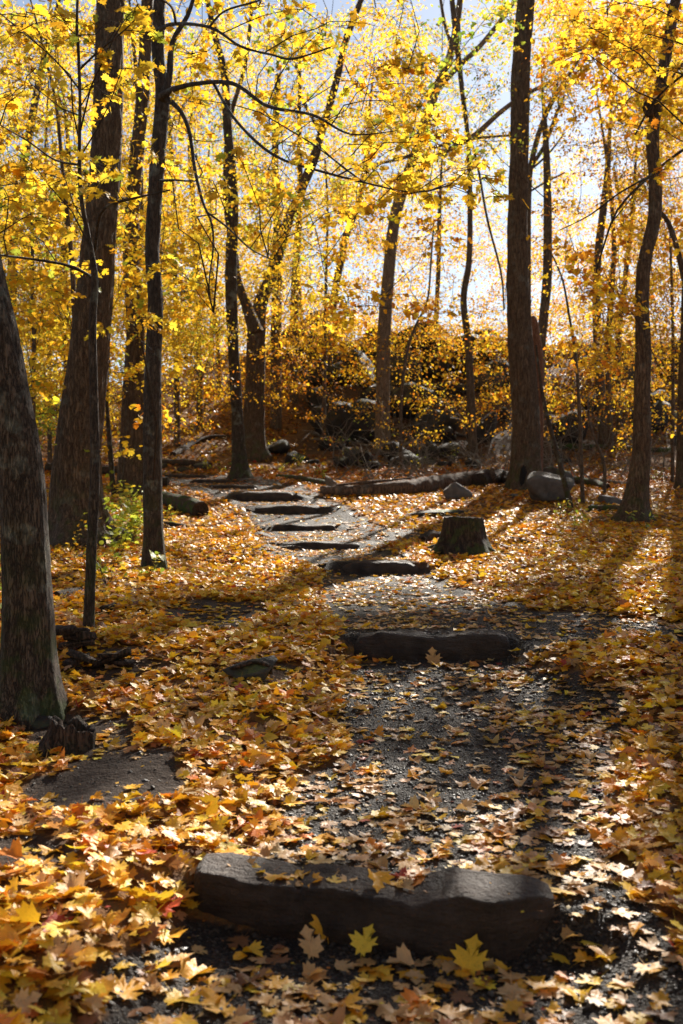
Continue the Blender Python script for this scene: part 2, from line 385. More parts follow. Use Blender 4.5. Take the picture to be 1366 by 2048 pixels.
for nm, arr in (('path', path), ('litter', np.clip(dens*1.2-.35, 0, 1)*(1-path)*(1-.9*sm(31.5, 33.5, V[:, 1])*sm(-2.5, -1, V[:, 0])*(1-.5*sm(6, 9, V[:, 0]))))):
    a = ground.data.attributes.new(nm, 'FLOAT', 'POINT'); a.data.foreach_set('value', arr.astype(np.float32))

# ------------------------------------------------------------------ leaf templates
half = [(.05, -.01), (.20, -.12), (.22, .03), (.50, .08), (.40, .21), (.62, .40), (.44, .43), (.50, .66), (.33, .57), (.17, .50), (.19, .70), (.29, .80), (.12, .87), (.0, 1.06)]
MAPLE = np.array(half + [(-a, b) for a, b in half[-2::-1]])-0.0
halfL = [(.0, -.02), (.24, -.10), (.24, .05), (.55, .12), (.45, .40), (.50, .66), (.20, .50), (.24, .78), (.0, 1.05)]
MAPLO = np.array(halfL + [(-a, b) for a, b in halfL[-2:0:-1]])
starL = [(.0, -.03), (.30, -.05), (.58, .28), (.30, .38), (.42, .72), (.0, 1.05)]
STAR = np.array(starL+[(-a, c) for a, c in starL[-2:0:-1]])
BEECH = np.array([(.0, 0), (.22, .18), (.29, .45), (.20, .75), (0, 1.05), (-.20, .75), (-.29, .45), (-.22, .18)])
def deform(P, seed, amp):
    r = np.random.default_rng(seed); x, y = P[:, 0], P[:, 1]-.4
    a, b, c, d, e = r.uniform(-1, 1, 5)
    rr = np.hypot(x, y)
    z = amp*(.55*abs(a)*np.abs(x)*1.1 + .7*b*y*y + .5*c*x*y + .6*d*x*x + .5*e*rr**2*np.sin(3*np.arctan2(x, y)+a*3))
    return np.stack([x, y, z], 1)
def template(outline, seed, amp, ring=False):
    jr = np.random.default_rng(seed); O = outline+jr.normal(0, .024, outline.shape)*(1 if len(outline) > 12 else .5); n = len(O)
    if len(O) > 20:
        O[:, 0] *= jr.uniform(.85, 1.12); O = np.where((np.hypot(O[:, 0], O[:, 1]-.4) > .5)[:, None] & (jr.uniform(0, 1, n) < .12)[:, None], O*.8+[0, .08], O); c = np.array([[0, .36]])
    c = np.array([[0, .36]]); idx = np.arange(n); nx_ = (idx+1) % n
    if ring:
        P = np.concatenate([c, c+(O-c)*.52, O])
        F = np.concatenate([np.stack([np.zeros(n, int), 1+idx, 1+nx_], -1), np.stack([1+idx, 1+n+idx, 1+n+nx_], -1), np.stack([1+idx, 1+n+nx_, 1+nx_], -1)])
    else:
        P = np.concatenate([c, O]); F = np.stack([np.zeros(n, int), 1+idx, 1+nx_], -1)
    if len(outline) > 20:
        m = len(P); P = np.concatenate([P, [[-.014, .0], [.014, .0], [.06*jr.normal(), -.55]]]); F = np.concatenate([F, [[m, m+1, m+2]]])
    return deform(P, seed, amp), F, P
TPL = {'hi': [template(MAPLE, s, (.25, .35, .45, .55, .3, .65, .8, .4, .5, 1.0, .35, 1.5, .6)[s], True) for s in range(13)]+[template(BEECH*[1.3, 1], 30+s, 1.0, True) for s in range(2)], 'mid': [template(MAPLE, s, (.3, .4, .5, .6, .35, .7, .9, .45, .6, 1.1, .4, 1.5)[s]) for s in range(12)]+[template(BEECH*[1.25, 1], 20+s, .8) for s in range(2)],
       'low': [template(MAPLO, s, .7) for s in range(6)], 'star': [template(STAR, s, .8) for s in range(6)], 'beech': [template(BEECH, s, .5) for s in range(4)],
       'leaflet': [(lambda O, s: (deform(O, s, .5), np.array([[0, 1, 5], [1, 2, 5], [2, 4, 5], [2, 3, 4]]), O))(np.array([(0, 0), (.28, .3), (.25, .68), (0, 1.05), (-.25, .68), (-.28, .3)]), s) for s in range(4)],
       'dia': [(lambda O, s: (deform(O, s, .6), np.array([[0, 1, 2], [0, 2, 3]]), O))(np.array([(0, -.05), (.42, .45), (0, 1.05), (-.42, .45)]), s) for s in range(4)]}
def rotm(yaw, pitch, roll):
    cy, sy, cp, sp, cr, sr = np.cos(yaw), np.sin(yaw), np.cos(pitch), np.sin(pitch), np.cos(roll), np.sin(roll)
    o = np.zeros_like(cy); l = np.ones_like(cy)
    Rz = np.stack([cy, -sy, o, sy, cy, o, o, o, l], -1).reshape(-1, 3, 3)
    Rx = np.stack([l, o, o, o, cp, -sp, o, sp, cp], -1).reshape(-1, 3, 3)
    Ry = np.stack([cr, o, sr, o, l, o, -sr, o, cr], -1).reshape(-1, 3, 3)
    return Rz@Rx@Ry
def leaves_to(mb, kind, pos, Rm, size, col, tid=None):
    T = TPL[kind]; n = len(pos)
    if n == 0: return
    if tid is None: tid = rng.integers(0, len(T), n)
    for k in range(len(T)):
        s = np.where(tid % len(T) == k)[0]
        if not len(s): continue
        P, F, uv = T[k]; m = len(P)
        Vv = np.einsum('nij,kj->nki', Rm[s], P)*size[s][:, None, None]+pos[s][:, None]
        Ff = (F[None]+(np.arange(len(s))*m)[:, None, None]).reshape(-1, 3)
        mb.add(Vv.reshape(-1, 3), Ff, np.repeat(col[s], m, 0), np.tile(uv, (len(s), 1)))
PAL = {'yellow': (.84, .56, .035), 'bright yellow': (.90, .68, .06), 'golden': (.82, .45, .03), 'orange': (.70, .25, .02), 'tan': (.58, .35, .13), 'pale tan': (.70, .47, .22),
       'brown': (.27, .13, .05), 'red': (.42, .06, .025), 'green': (.22, .30, .04), 'lime': (.45, .52, .06)}
def pick(names, wts, n):
    wts = np.array(wts, float); wts /= wts.sum(); k = rng.choice(len(names), n, p=wts)
    base = np.array([PAL[a] for a in names])[k]
    v = rng.uniform(.72, 1.12, (n, 1)); h = rng.normal(0, .05, (n, 1))
    c = base*v; c[:, 1:2] *= 1+h*1.4; c[:, 0:1] *= 1-h*.3
    return np.clip(c, .005, .92), k
_lm = {}
def leaf_mesh(kind, tid, cname, mat):
    key = (kind, tid, cname, mat.name)
    if key not in _lm:
        P, F, uv = TPL[kind][tid % len(TPL[kind])]
        c = np.array(PAL[cname])*(.85+.05*(tid % 5))*(np.array([1.02, .95, .88]) if mat.name == 'fallen_leaf' else 1)
        o = mk('leaf', P, F, mat, col=np.tile(np.clip(c, 0, .92), (len(P), 1)), uv=uv); _lm[key] = o.data; bpy.data.objects.remove(o)
    return _lm[key]
def leaf_obj(name, kind, tid, cname, mat, pos, Rm, size, parent=None, ploc=None):
    o = bpy.data.objects.new(name, leaf_mesh(kind, int(tid), cname, mat)); COL.objects.link(o)
    p = np.asarray(pos)-(0 if ploc is None else np.asarray(ploc))
    M = Matrix([[*(Rm[a]*size), p[a]] for a in range(3)]+[[0, 0, 0, 1]])
    if parent is not None: o.parent = parent
    o.matrix_local = M
    return o

# ------------------------------------------------------------------ stone steps
def rock_mesh(c, dim, seed, rotz=0, box=False, sub=4, nz=.05, cuts=14, fine=.012, sup=0):
    r = np.random.default_rng(seed)
    bm = bmesh.new(); bmesh.ops.create_icosphere(bm, subdivisions=sub, radius=1); bm.verts.ensure_lookup_table()
    d = np.array([v.co[:] for v in bm.verts]); Fc = np.array([[v.index for v in f.verts] for f in bm.faces]); bm.free()
    d /= np.linalg.norm(d, axis=1)[:, None]
    if box:
        ns = [(1, 0, 0), (-1, 0, 0), (0, 1, 0), (0, -1, 0), (0, 0, 1), (0, 0, -1)]; hs = [1]*6
        for _ in range(cuts):
            q = r.normal(0, 1, 3); q[2] *= 1.0; q /= np.linalg.norm(q); ns.append(q); hs.append(np.abs(q).sum()*r.uniform(.80, .97))
        ns = np.array(ns, float)+r.normal(0, .05, (len(ns), 3))
    else:
        ns = r.normal(0, 1, (cuts+6, 3)); ns /= np.linalg.norm(ns, axis=1)[:, None]; hs = r.uniform(.56, .98, cuts+6)
    hs = np.array(hs); dots = d@ns.T
    rad = np.min(np.where(dots > .05, hs/np.maximum(dots, .05), 9), axis=1); rad = np.minimum(rad, 1.9)
    if sup: rad = np.minimum(rad, (np.abs(d)**sup).sum(1)**(-1/sup))
    Vv = d*rad[:, None]
    Vv = Vv*np.array(dim)/2*(1 if box else 1.12)
    o = r.uniform(0, 50, 3); md = min(dim)
    n = fbm(Vv[:, 0]/md*1.3+o[0], Vv[:, 1]/md*1.3+o[1], Vv[:, 2]/md*1.3+o[2], 4, seed)-.5
    n2 = fbm(Vv[:, 0]*18+o[0], Vv[:, 1]*18+o[1], Vv[:, 2]*40+o[2], 3, seed)-.5
    Vv = Vv+d*(n*nz*2*md+n2*fine*2)[:, None]
    cr, sr = math.cos(rotz), math.sin(rotz)
    Vv = np.stack([Vv[:, 0]*cr-Vv[:, 1]*sr, Vv[:, 0]*sr+Vv[:, 1]*cr, Vv[:, 2]], 1)
    return Vv, Fc
def rock(name, c, dim, seed, mat, label, cat='rock', group=None, rotz=0, **k):
    V_, F_ = rock_mesh(c, dim, seed, rotz, **k)
    o = mk(name, V_, F_, mat); o.location = tuple(float(v) for v in c)
    return tag(o, label, cat, group)

STEP_G = 'stone steps climbing the path'
# nearest step, modelled from its own profile: station x (photo px), front top y, base y, distance
prof = [(388, 1756, 1822, 3.72, .18), (400, 1746, 1832, 3.70, .26), (450, 1752, 1848, 3.68, .34), (520, 1768, 1862, 3.64, .36), (590, 1782, 1874, 3.60, .36), (599, 1789, 1876, 3.60, .35), (606, 1780, 1880, 3.59, .36),
        (700, 1788, 1892, 3.55, .38), (780, 1800, 1902, 3.52, .38), (832, 1812, 1910, 3.49, .38), (872, 1806, 1914, 3.46, .40), (925, 1800, 1926, 3.42, .42), (985, 1806, 1938, 3.40, .40), (1010, 1804, 1918, 3.42, .36), (1060, 1798, 1880, 3.46, .30), (1090, 1796, 1846, 3.49, .22), (1108, 1800, 1822, 3.52, .14)]
def front_step():
    pr = np.array(prof); st = np.linspace(388, 1108, 170)
    q = [np.interp(st, pr[:, 0], pr[:, k]) for k in range(5)]
    V = []; sec = []
    for s, ty_, by_, D, dp in zip(*q):
        x0 = (s-683)/FP*D; zt = CAMZ-(ty_-1024)/FP*D; zb = CAMZ-(by_-1024)/FP*D-.05
        back = max(zt+.004, .120)
        pts = []
        for k in range(14): f = k/13; pts.append((D-.012*math.sin(f*3.1)+.03*(1-f)*0, zb+(zt-zb)*f))
        for k in range(1, 5): a = k/4*math.pi/2; pts.append((D+.022*(1-math.cos(a)), zt+.010*math.sin(a)))
        for k in range(1, 16): f = k/15; pts.append((D+.022+dp*.55*f, zt+.01+(back-zt)*f+.004))
        for k in range(1, 6): f = k/5; pts.append((D+.022+dp*.55, back+.014-f*(back-zb)))
        sec.append([(x0, a, b) for a, b in pts])
    V = np.array(sec); n, m, _ = V.shape
    x, y, z = V[..., 0], V[..., 1], V[..., 2]
    strat = fbm(x*3, y*3, z*22, 3, 70)-.5; rough = fbm(x*28, y*28, z*28, 3, 71)-.5; big = fbm(x*5+2, y*4, z*5, 3, 72)-.5
    front = np.zeros((n, m)); front[:, :17] = 1
    facet = np.floor(fbm(x*4.2+5, z*5, None, 2, 77)*7)/7-.5; V[..., 1] += front*(strat*.034+rough*.014+big*.03+facet*.05)
    top = 1-front; top[:, 14:] = 1
    flake = np.floor(fbm(x*7, y*9, None, 3, 75)*9)/9-.5
    V[..., 2] += top*(flake*.024*sm(-.75, .0, x)*(x < .36)+rough*.008+big*.004)*np.where(np.arange(m)[None] < 33, 1, 0)
    # a raised facet on the right block
    V[..., 2] += np.exp(-((x-.42)/.05)**2)*.006*top
    i = np.arange(n-1)[:, None]; j = np.arange(m-1)[None]
    F = np.stack([i*m+j, (i+1)*m+j, (i+1)*m+j+1, i*m+j+1], -1).reshape(-1, 4)
    V = V.reshape(-1, 3)
    caps = []
    for b in (0, (n-1)*m):
        caps.append(b)
    c0 = len(V); V = np.concatenate([V, V[:m].mean(0)[None], V[(n-1)*m:n*m].mean(0)[None]])
    jj = np.arange(m-1); T0 = np.stack([jj, jj+1, np.full(m-1, c0)], -1); T1 = np.stack([(n-1)*m+jj+1, (n-1)*m+jj, np.full(m-1, c0+1)], -1)
    T1 = np.concatenate([T0, T1])
    loc = (.1, 3.6, 0.0)
    o = mk('stone_step', V, [F, T1], M_STEP, loc=loc)
    return tag(o, 'long flaky brown stone step nearest to the viewer with leaves along its back edge', 'stone step', STEP_G)
front_step()
slabs = ['rounded loaf shaped stone step, second from the front, in the wide gravel stretch', 'dark stone step level with the tree stump base, third from the front',
 'thin stone step just left of the tree stump, fourth from the front', 'ragged thin stone step, fifth from the front, above the one beside the stump', 'flat topped stone step where the path starts bending left, sixth from the front',
 'large arched stone step at the bend beside the end of the fallen log', 'low stone step just above the large arched step', 'low dark stone step at the foot of the slim grey tree', 'farthest stone step, low and dark, at the top of the flight']
for k, (D, cx, hl, zb, zt, dp) in enumerate(STEPS):
    if k == 0: continue
    h = zt-zb+.16
    rock('stone_step', (cx, D+dp/2, zt-h/2+.005), (hl*2, dp, h), 300+k, M_STEP, slabs[k-1], 'stone step', STEP_G, rotz=rng.normal(0, .05), box=True, sub=5 if k < 3 else 4, nz=.20, cuts=12, fine=.014, sup=(5.5, 4, 6, 9, 6, 4.5, 5, 8, 7)[k-1])

def top_of(x, y, z):
    """height of the surface on which a leaf lies: ground or top of a step"""
    z = z.copy()
    for k, (D, cx, hl, zb, zt, dp) in enumerate(STEPS):
        ys = y+.22*(x-.12) if k == 0 else y
        i = (np.abs(x-cx) < hl*.95) & (ys > D-.02) & (ys < D+dp); z[i] = np.maximum(z[i], zt+.015)
    return z

# ------------------------------------------------------------------ fallen leaves
def scatter(y0, y1, per, margin=1.3):
    area = (y1**2-y0**2)/2*(1366/FP)*margin; n = int(area*per)
    y = np.sqrt(rng.uniform(y0**2, y1**2, n)); x = rng.uniform(-.5, .5, n)*y*(1366/FP)*margin
    dens, path, clump, px, py = masks(x, y)
    keep = rng.uniform(0, 1, n) < np.where(dens < .9, dens*np.clip((clump-.25)*2.2, .25, 1.7), 1)
    # front faces of the steps stay clear
    for k, (D, cx, hl, zb, zt, dp) in enumerate(STEPS):
        ys = y+.22*(x-.12) if k == 0 else y
        keep &= ~((np.abs(x-cx) < hl*.98) & (ys > D-.05) & (ys < D+(.12 if k == 0 else dp*.7)) & (rng.uniform(0, 1, n) < .93))
    return x[keep], y[keep], dens[keep], path[keep], clump[keep]
WN = ['yellow', 'bright yellow', 'golden', 'orange', 'tan', 'pale tan', 'brown', 'red']
lit = MB(); near = None
for (a, b, per, kind, lift) in ((1.9, 4.5, 560, 'hi', .05), (4.5, 7.0, 540, 'mid', .055), (7.0, 10, 480, 'star', .055), (10, 17, 330, 'star', .05), (17, 30, 150, 'dia', .05)):
    x, y, dn, pt, cl = scatter(a, b, per); n = len(x)
    z = top_of(x, y, zg(x, y))
    full = dn > .9
    z = z+np.where(full, rng.uniform(0, lift, n)*(.6+.8*cl), rng.uniform(.002, .012, n))
    sp = np.where(full, .29, .09)
    Rm = rotm(rng.uniform(0, 6.283, n), rng.normal(0, 1, n)*sp, rng.normal(0, 1, n)*sp)
    size = rng.triangular(.034, .062, .108, n)*np.where(y < 3.9, 1.12, 1)*(1.0 if kind != 'dia' else 1.35)
    on = np.clip(pt, 0, 1) > .5
    c1, k1 = pick(WN, [28, 13, 30, 9, 11, 6, 5, .8], n); c2, k2 = pick(WN, [14, 5, 18, 3, 30, 26, 6, 1], n)
    c = np.where(on[:, None], c2, c1)*np.array([1.04, .94, .85]); kk = np.where(on, k2, k1)
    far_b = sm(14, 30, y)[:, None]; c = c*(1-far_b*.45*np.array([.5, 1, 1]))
    tid = rng.integers(0, 14, n)
    if kind == 'hi':
        px, py = PX(x, y, z); inn = (px > 5) & (px < 1361) & (py < 2040) & (py > 0)
        cand = np.where(inn)[0]; cand = cand[np.argsort(-(size[cand]/y[cand]))][:300]
        near = [(x[q], y[q], z[q], Rm[q], size[q], WN[kk[q]], tid[q], px[q], py[q], full[q], sp[q]) for q in cand]
        m = np.ones(n, bool); m[cand] = False; x, y, z, Rm, size, c, tid = x[m], y[m], z[m], Rm[m], size[m], c[m], tid[m]
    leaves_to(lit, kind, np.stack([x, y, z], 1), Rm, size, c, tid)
    print('litter', kind, len(x))
x, y, dn, pt, cl = scatter(1.9, 9, 700); k = (dn < .9) | (rng.uniform(0, 1, len(x)) < .12); x, y = x[k], y[k]; n = len(x)
c, _ = pick(WN, [8, 2, 10, 6, 26, 18, 26, 2], n)
leaves_to(lit, 'dia', np.stack([x, y, top_of(x, y, zg(x, y))+.004], 1), rotm(rng.uniform(0, 6.28, n), rng.normal(0, .2, n), rng.normal(0, .2, n)), rng.uniform(.008, .028, n), c)
# rest of the forest floor outside the frame and up the slope
n = 26000; y = rng.uniform(29, 48, n); x = rng.uniform(-.42, .42, n)*y
k = ~((x > -1.2) & (x < 7.5) & (y > 32.5) & (rng.uniform(0, 1, n) < .85)) & (fbm(x*.8, y*.8, None, 3, 91) < .60); x, y = x[k], y[k]; n = len(x)
z = zg(x, y); c, _ = pick(WN, [6, 2, 16, 20, 8, 3, 30, 3], n)
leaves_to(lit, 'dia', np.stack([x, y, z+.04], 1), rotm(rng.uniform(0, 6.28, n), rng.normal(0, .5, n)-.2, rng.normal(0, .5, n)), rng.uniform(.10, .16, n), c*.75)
n = 14000; y = rng.uniform(-2, 22, n); x = rng.uniform(3, 12, n)*rng.choice([-1, 1], n); k = np.abs(x) > np.maximum(y, .1)*.45+.3; x, y = x[k], y[k]; n = len(x)
c, _ = pick(WN, [24, 13, 24, 8, 14, 9, 6, 1.5], n)
leaves_to(lit, 'dia', np.stack([x, y, zg(x, y)+rng.uniform(0, .04, n)], 1), rotm(rng.uniform(0, 6.28, n), rng.normal(0, .3, n), rng.normal(0, .3, n)), rng.uniform(.07, .13, n), c)
litter = lit.build('leaf_litter', M_LIT, smooth=False, kind='stuff')
tag(litter, 'thick carpet of yellow and tan maple leaves over the forest floor', 'fallen leaves')
CN = {'yellow': 'yellow', 'bright yellow': 'bright yellow', 'golden': 'golden', 'orange': 'orange', 'tan': 'tan', 'pale tan': 'pale tan', 'brown': 'brown', 'red': 'red'}
for (x, y, z, Rm, s, cn, tid, px, py, fu, sp) in near:
    big = 'large' if s > .092 else ('small' if s < .066 else 'mid-sized')
    c5 = int(np.clip((px-0)/1366*5, 0, 4))
    if py > 1975: zone = 'at the bottom edge, '+['far left', 'left', 'centre', 'right', 'far right'][c5]
    elif py > 1880: zone = ['in the drift low on the left', 'below the left end of the front stone', 'below the middle of the front stone', 'below the right end of the front stone', 'on wet grit low on the right'][c5]
    elif py > 1760: zone = ['in the left bank beside the front stone', 'near the left end of the front stone', 'near the middle of the front stone', 'near the right end of the front stone', 'in the right bank beside the front stone'][c5]
    elif py > 1620: zone = ['high in the left bank', 'behind the left end of the front stone', 'behind the middle of the front stone', 'behind the right end of the front stone', 'in the deep right bank'][c5]
    else: zone = ['on the left dirt', 'at the left rim of the grit', 'on the grit, centre', 'on the grit, right', 'high in the right bank'][c5]
    st = 'tilted' if abs(Rm[2][2]) < .90 else 'flat lying'
    o = leaf_obj('maple_leaf', 'hi', tid % 13, cn, M_LIT, (x, y, z), Rm, s)
    st = st.replace('flat lying', 'flat')
    tag(o, f'{big} {st} {CN[cn]} leaf {zone}', 'fallen leaf', 'loose maple leaves in the foreground')
# leaves leaning on the foot of the front step
for (px, py, cn, yaw, pit, s, lab) in ((655, 1880, 'golden', .1, 1.15, .125, 'upright golden maple leaf leaning on the foot of the front stone step'), (620, 1905, 'pale tan', .5, .9, .10, 'pale tan maple leaf propped beside the upright golden leaf'),
        (730, 1905, 'bright yellow', -.6, .8, .10, 'bright yellow maple leaf propped against the middle of the front stone step'), (940, 1935, 'yellow', -.4, .8, .12, 'large yellow maple leaf leaning under the right block of the front step'), (865, 1305, 'tan', .2, 1.2, .13, 'tan maple leaf standing against the second stone step')):
    p = G(px, py); D = p[1]
    if py < 1400: D = 7.52; p = np.array([(px-683)/FP*D, D, zg((px-683)/FP*D, D)])
    else: p[2] = max(p[2], -.05)
    leaf_o = leaf_obj('maple_leaf', 'hi', 3, cn, M_LIT, (p[0], p[1]-.03, p[2]+.045), rotm(np.array([yaw]), np.array([pit]), np.array([.1]))[0], s)
    tag(leaf_o, lab, 'fallen leaf', 'loose maple leaves in the foreground')

# leaves caught on the back of the front step
for k in range(16):
    px = rng.uniform(500, 880); D = 3.70+rng.uniform(-.05, .09)-.12*(px-500)/500; x = (px-683)/FP*D; cn = ['tan', 'golden', 'pale tan', 'orange', 'yellow'][k % 5]
    o = leaf_obj('maple_leaf', 'hi', k % 13, cn, M_LIT, (x, D, .142+rng.uniform(0, .012)), rotm(rng.uniform(0, 6.28, 1), rng.normal(0, .12, 1), rng.normal(0, .12, 1))[0], rng.uniform(.06, .09))
    tag(o, f'{cn} maple leaf lying on top of the front stone step', 'fallen leaf', 'loose maple leaves in the foreground')
# pebbles in the path grit
pb = MB()
ico = np.array([(0, 0, 1), (1, 0, 0), (0, 1, 0), (-1, 0, 0), (0, -1, 0), (0, 0, -1)], float); icf = np.array([(0, 1, 2), (0, 2, 3), (0, 3, 4), (0, 4, 1), (5, 2, 1), (5, 3, 2), (5, 4, 3), (5, 1, 4)])
n = 42000; y = np.sqrt(rng.uniform(1.9**2, 8.5**2, n)); x = rng.uniform(-.5, .5, n)*y*.72
dn, pt, cl, _, _ = masks(x, y); k = (pt > .5) | ((dn < .4) & (rng.uniform(0, 1, n) < .15)); x, y = x[k], y[k]; n = len(x)
s = rng.gamma(1.3, .0030, n)+.0016; s = np.minimum(s, .020)
Vp = ico[None]*s[:, None, None]*rng.uniform(.6, 1.3, (n, 6, 1))*np.array([1.15, 1.15, .7]); Rm = rotm(rng.uniform(0, 6.28, n), rng.normal(0, .3, n), rng.normal(0, .3, n))
Vp = np.einsum('nij,nkj->nki', Rm, Vp)+np.stack([x, y, zg(x, y)+s*.2], 1)[:, None]
pb.add(Vp.reshape(-1, 3), (icf[None]+(np.arange(n)*6)[:, None, None]).reshape(-1, 3))
tag(pb.build('gravel', M_PEB, kind='stuff'), 'small wet pebbles set in the dark path', 'gravel')
print('pebbles', n)
# ------------------------------------------------------------------ trees
TREES = []
class Tree: pass
def px_line(pts, D):
    """pts: (px, py, width px[, dD]) -> world points and radii"""
    P = []; r = []
    for q in pts:
        d = D+(q[3] if len(q) > 3 else 0); P.append(W(q[0], q[1], d)); r.append(q[2]/2/FP*d)
    return P, r
def tree(name, label, cat, pts, mat, D=None, ns=20, bark=.010, flare=.6, limbs=(), top=14., group=None, step=.12, canopy=True, fr=22, limb_mat=None, seed=None):
    t = Tree(); seed = seed if seed is not None else len(TREES)+1
    if D is None: g = G(pts[0][0], pts[0][1]); D = g[1]
    else: x = (pts[0][0]-683)/FP*D; g = np.array([x, D, float(zg(x, D))])
    P, r = px_line(pts, D); P[0] = g.copy()
    P.insert(0, g-np.array([0, 0, .25])); r.insert(0, r[0])
    # carry the trunk on above the frame
    rr = np.random.default_rng(seed)
    if top and P[-1][2] < top:
        d = P[-1]-P[-2]; d = d/np.linalg.norm(d); n = max(2, int((top-P[-1][2])/1.6)); r0 = r[-1]; p = P[-1]
        for k in range(n):
            d = d+np.array([*rr.normal(0, .06, 2), .08]); d /= np.linalg.norm(d); p = p+d*1.6; P.append(p); r.append(max(.012, r0*(1-(k+1)/(n+.5))))
    P, r = np.array(P), np.array(r)
    t.root = root(name, g, label, cat, group); t.g = g; t.D = D
    Pr, Rr = resample(P, r, step)
    mb = MB(); V, F = tube(Pr, Rr, ns, bark=bark, seed=seed, flare=flare, z0=g[2], fr=fr); mb.add(V, F)
    mb.build('trunk', mat, t.root, loc=g)
    t.P, t.r = Pr, Rr
    t.lines = [(Pr, Rr)]
    lm = limb_mat or mat
    for L in limbs:
        if isinstance(L, dict): pts_, dd = L['p'], L.get('D', D)
        else: pts_, dd = L, D
        lp, lr = px_line(pts_, dd)
        if isinstance(L, dict) and L.get('join', True):      # root the limb inside the trunk
            k = np.argmin(np.linalg.norm(Pr-lp[0], axis=1)); 
        lp, lr = resample(np.array(lp), np.array(lr), .10 if D < 15 else .25)
        m2 = MB(); tube_to(m2, lp, lr, 8 if D < 16 else 6, bark=.002 if D < 16 else 0, seed=seed, fr=50); m2.build('limb', lm, t.root, loc=g); t.lines.append((lp, lr))
    t.tw = MB(); t.leaf = MB(); t.near = []; t.mat = lm; t.canopy = canopy; t.n = 0
    TREES.append(t); return t

# --- foreground and mid distance trunks read from the photograph
t_lean = tree('maple_tree', 'leaning lichen spotted trunk at the left edge, nearest tree to the viewer', 'tree',
    [(58, 1432, 100), (57, 1330, 96), (56, 1200, 92), (51, 1080, 90), (44, 960, 88), (29, 860, 87), (7, 760, 86), (-12, 660, 86), (-34, 560, 82), (-50, 460, 78), (-70, 300, 74), (-90, 100, 70)], M_BARKG, ns=96, bark=.0085, flare=.5, step=.03, fr=34, top=12)
t_big = tree('oak_tree', 'massive ridged straight trunk left of the path, widest tree in view', 'tree',
    [(160, 1085, 108), (156, 1050, 106), (152, 950, 96), (160, 850, 88), (178, 700, 76), (197, 500, 66), (213, 300, 57), (218, 100, 54), (221, 0, 54)], M_BARK, ns=110, bark=.022, flare=.75, step=.07, fr=15, top=17)
t_pole = tree('maple_sapling', 'thin pole sapling standing in front of the massive left trunk', 'sapling',
    [(177, 1266, 18), (183, 1100, 20), (190, 950, 19), (188, 800, 17), (185, 650, 15), (190, 560, 14), (178, 480, 10), (163, 400, 8), (159, 330, 7), (160, 200, 6), (157, 100, 6), (155, 0, 5)], M_BARKG, ns=24, bark=.0018, flare=.35, step=.06, fr=60, top=6.5,
    limbs=[{'p': [(190, 500, 8, -.0), (200, 430, 7, -.2), (225, 408, 6, -.4), (262, 398, 5, -.7), (340, 380, 3, -1.2)], 'D': 8.3}, {'p': [(190, 560, 7), (150, 535, 6, -.2), (90, 522, 5, -.4), (15, 512, 4, -.7), (-40, 505, 3, -1)], 'D': 8.3},
           {'p': [(160, 330, 5), (110, 320, 4, -.3), (60, 285, 3, -.6), (0, 250, 2, -1)], 'D': 8.3}, {'p': [(158, 140, 5), (200, 100, 4, -.3), (260, 50, 3, -.8), (330, -30, 2, -1)], 'D': 8.3},
           {'p': [(160, 180, 4), (110, 120, 3, .2), (40, 60, 3, .5), (-20, 10, 2, .6)], 'D': 8.3}, {'p': [(163, 400, 4), (120, 375, 3, .3), (60, 365, 3, .6), (0, 372, 2, .9)], 'D': 8.3}])
t_c = tree('oak_tree', 'dark rough trunk right behind the massive left one, with mossy foot', 'tree',
    [(268, 992, 52), (271, 930, 46), (272, 800, 40), (272, 700, 37), (268, 600, 34), (262, 500, 32), (270, 350, 29), (285, 200, 26), (293, 50, 24), (295, 0, 24)], M_BARK, ns=48, bark=.016, flare=.5, fr=16, top=15)
t_c2 = tree('oak_tree', 'slim dark trunk touching the left side of the rough one behind the massive trunk', 'tree',
    [(243, 984, 19), (247, 900, 17), (253, 780, 16), (262, 650, 14), (276, 520, 12), (282, 400, 11), (276, 200, 10)], M_BARKF, ns=20, bark=.006, flare=.3, top=13)
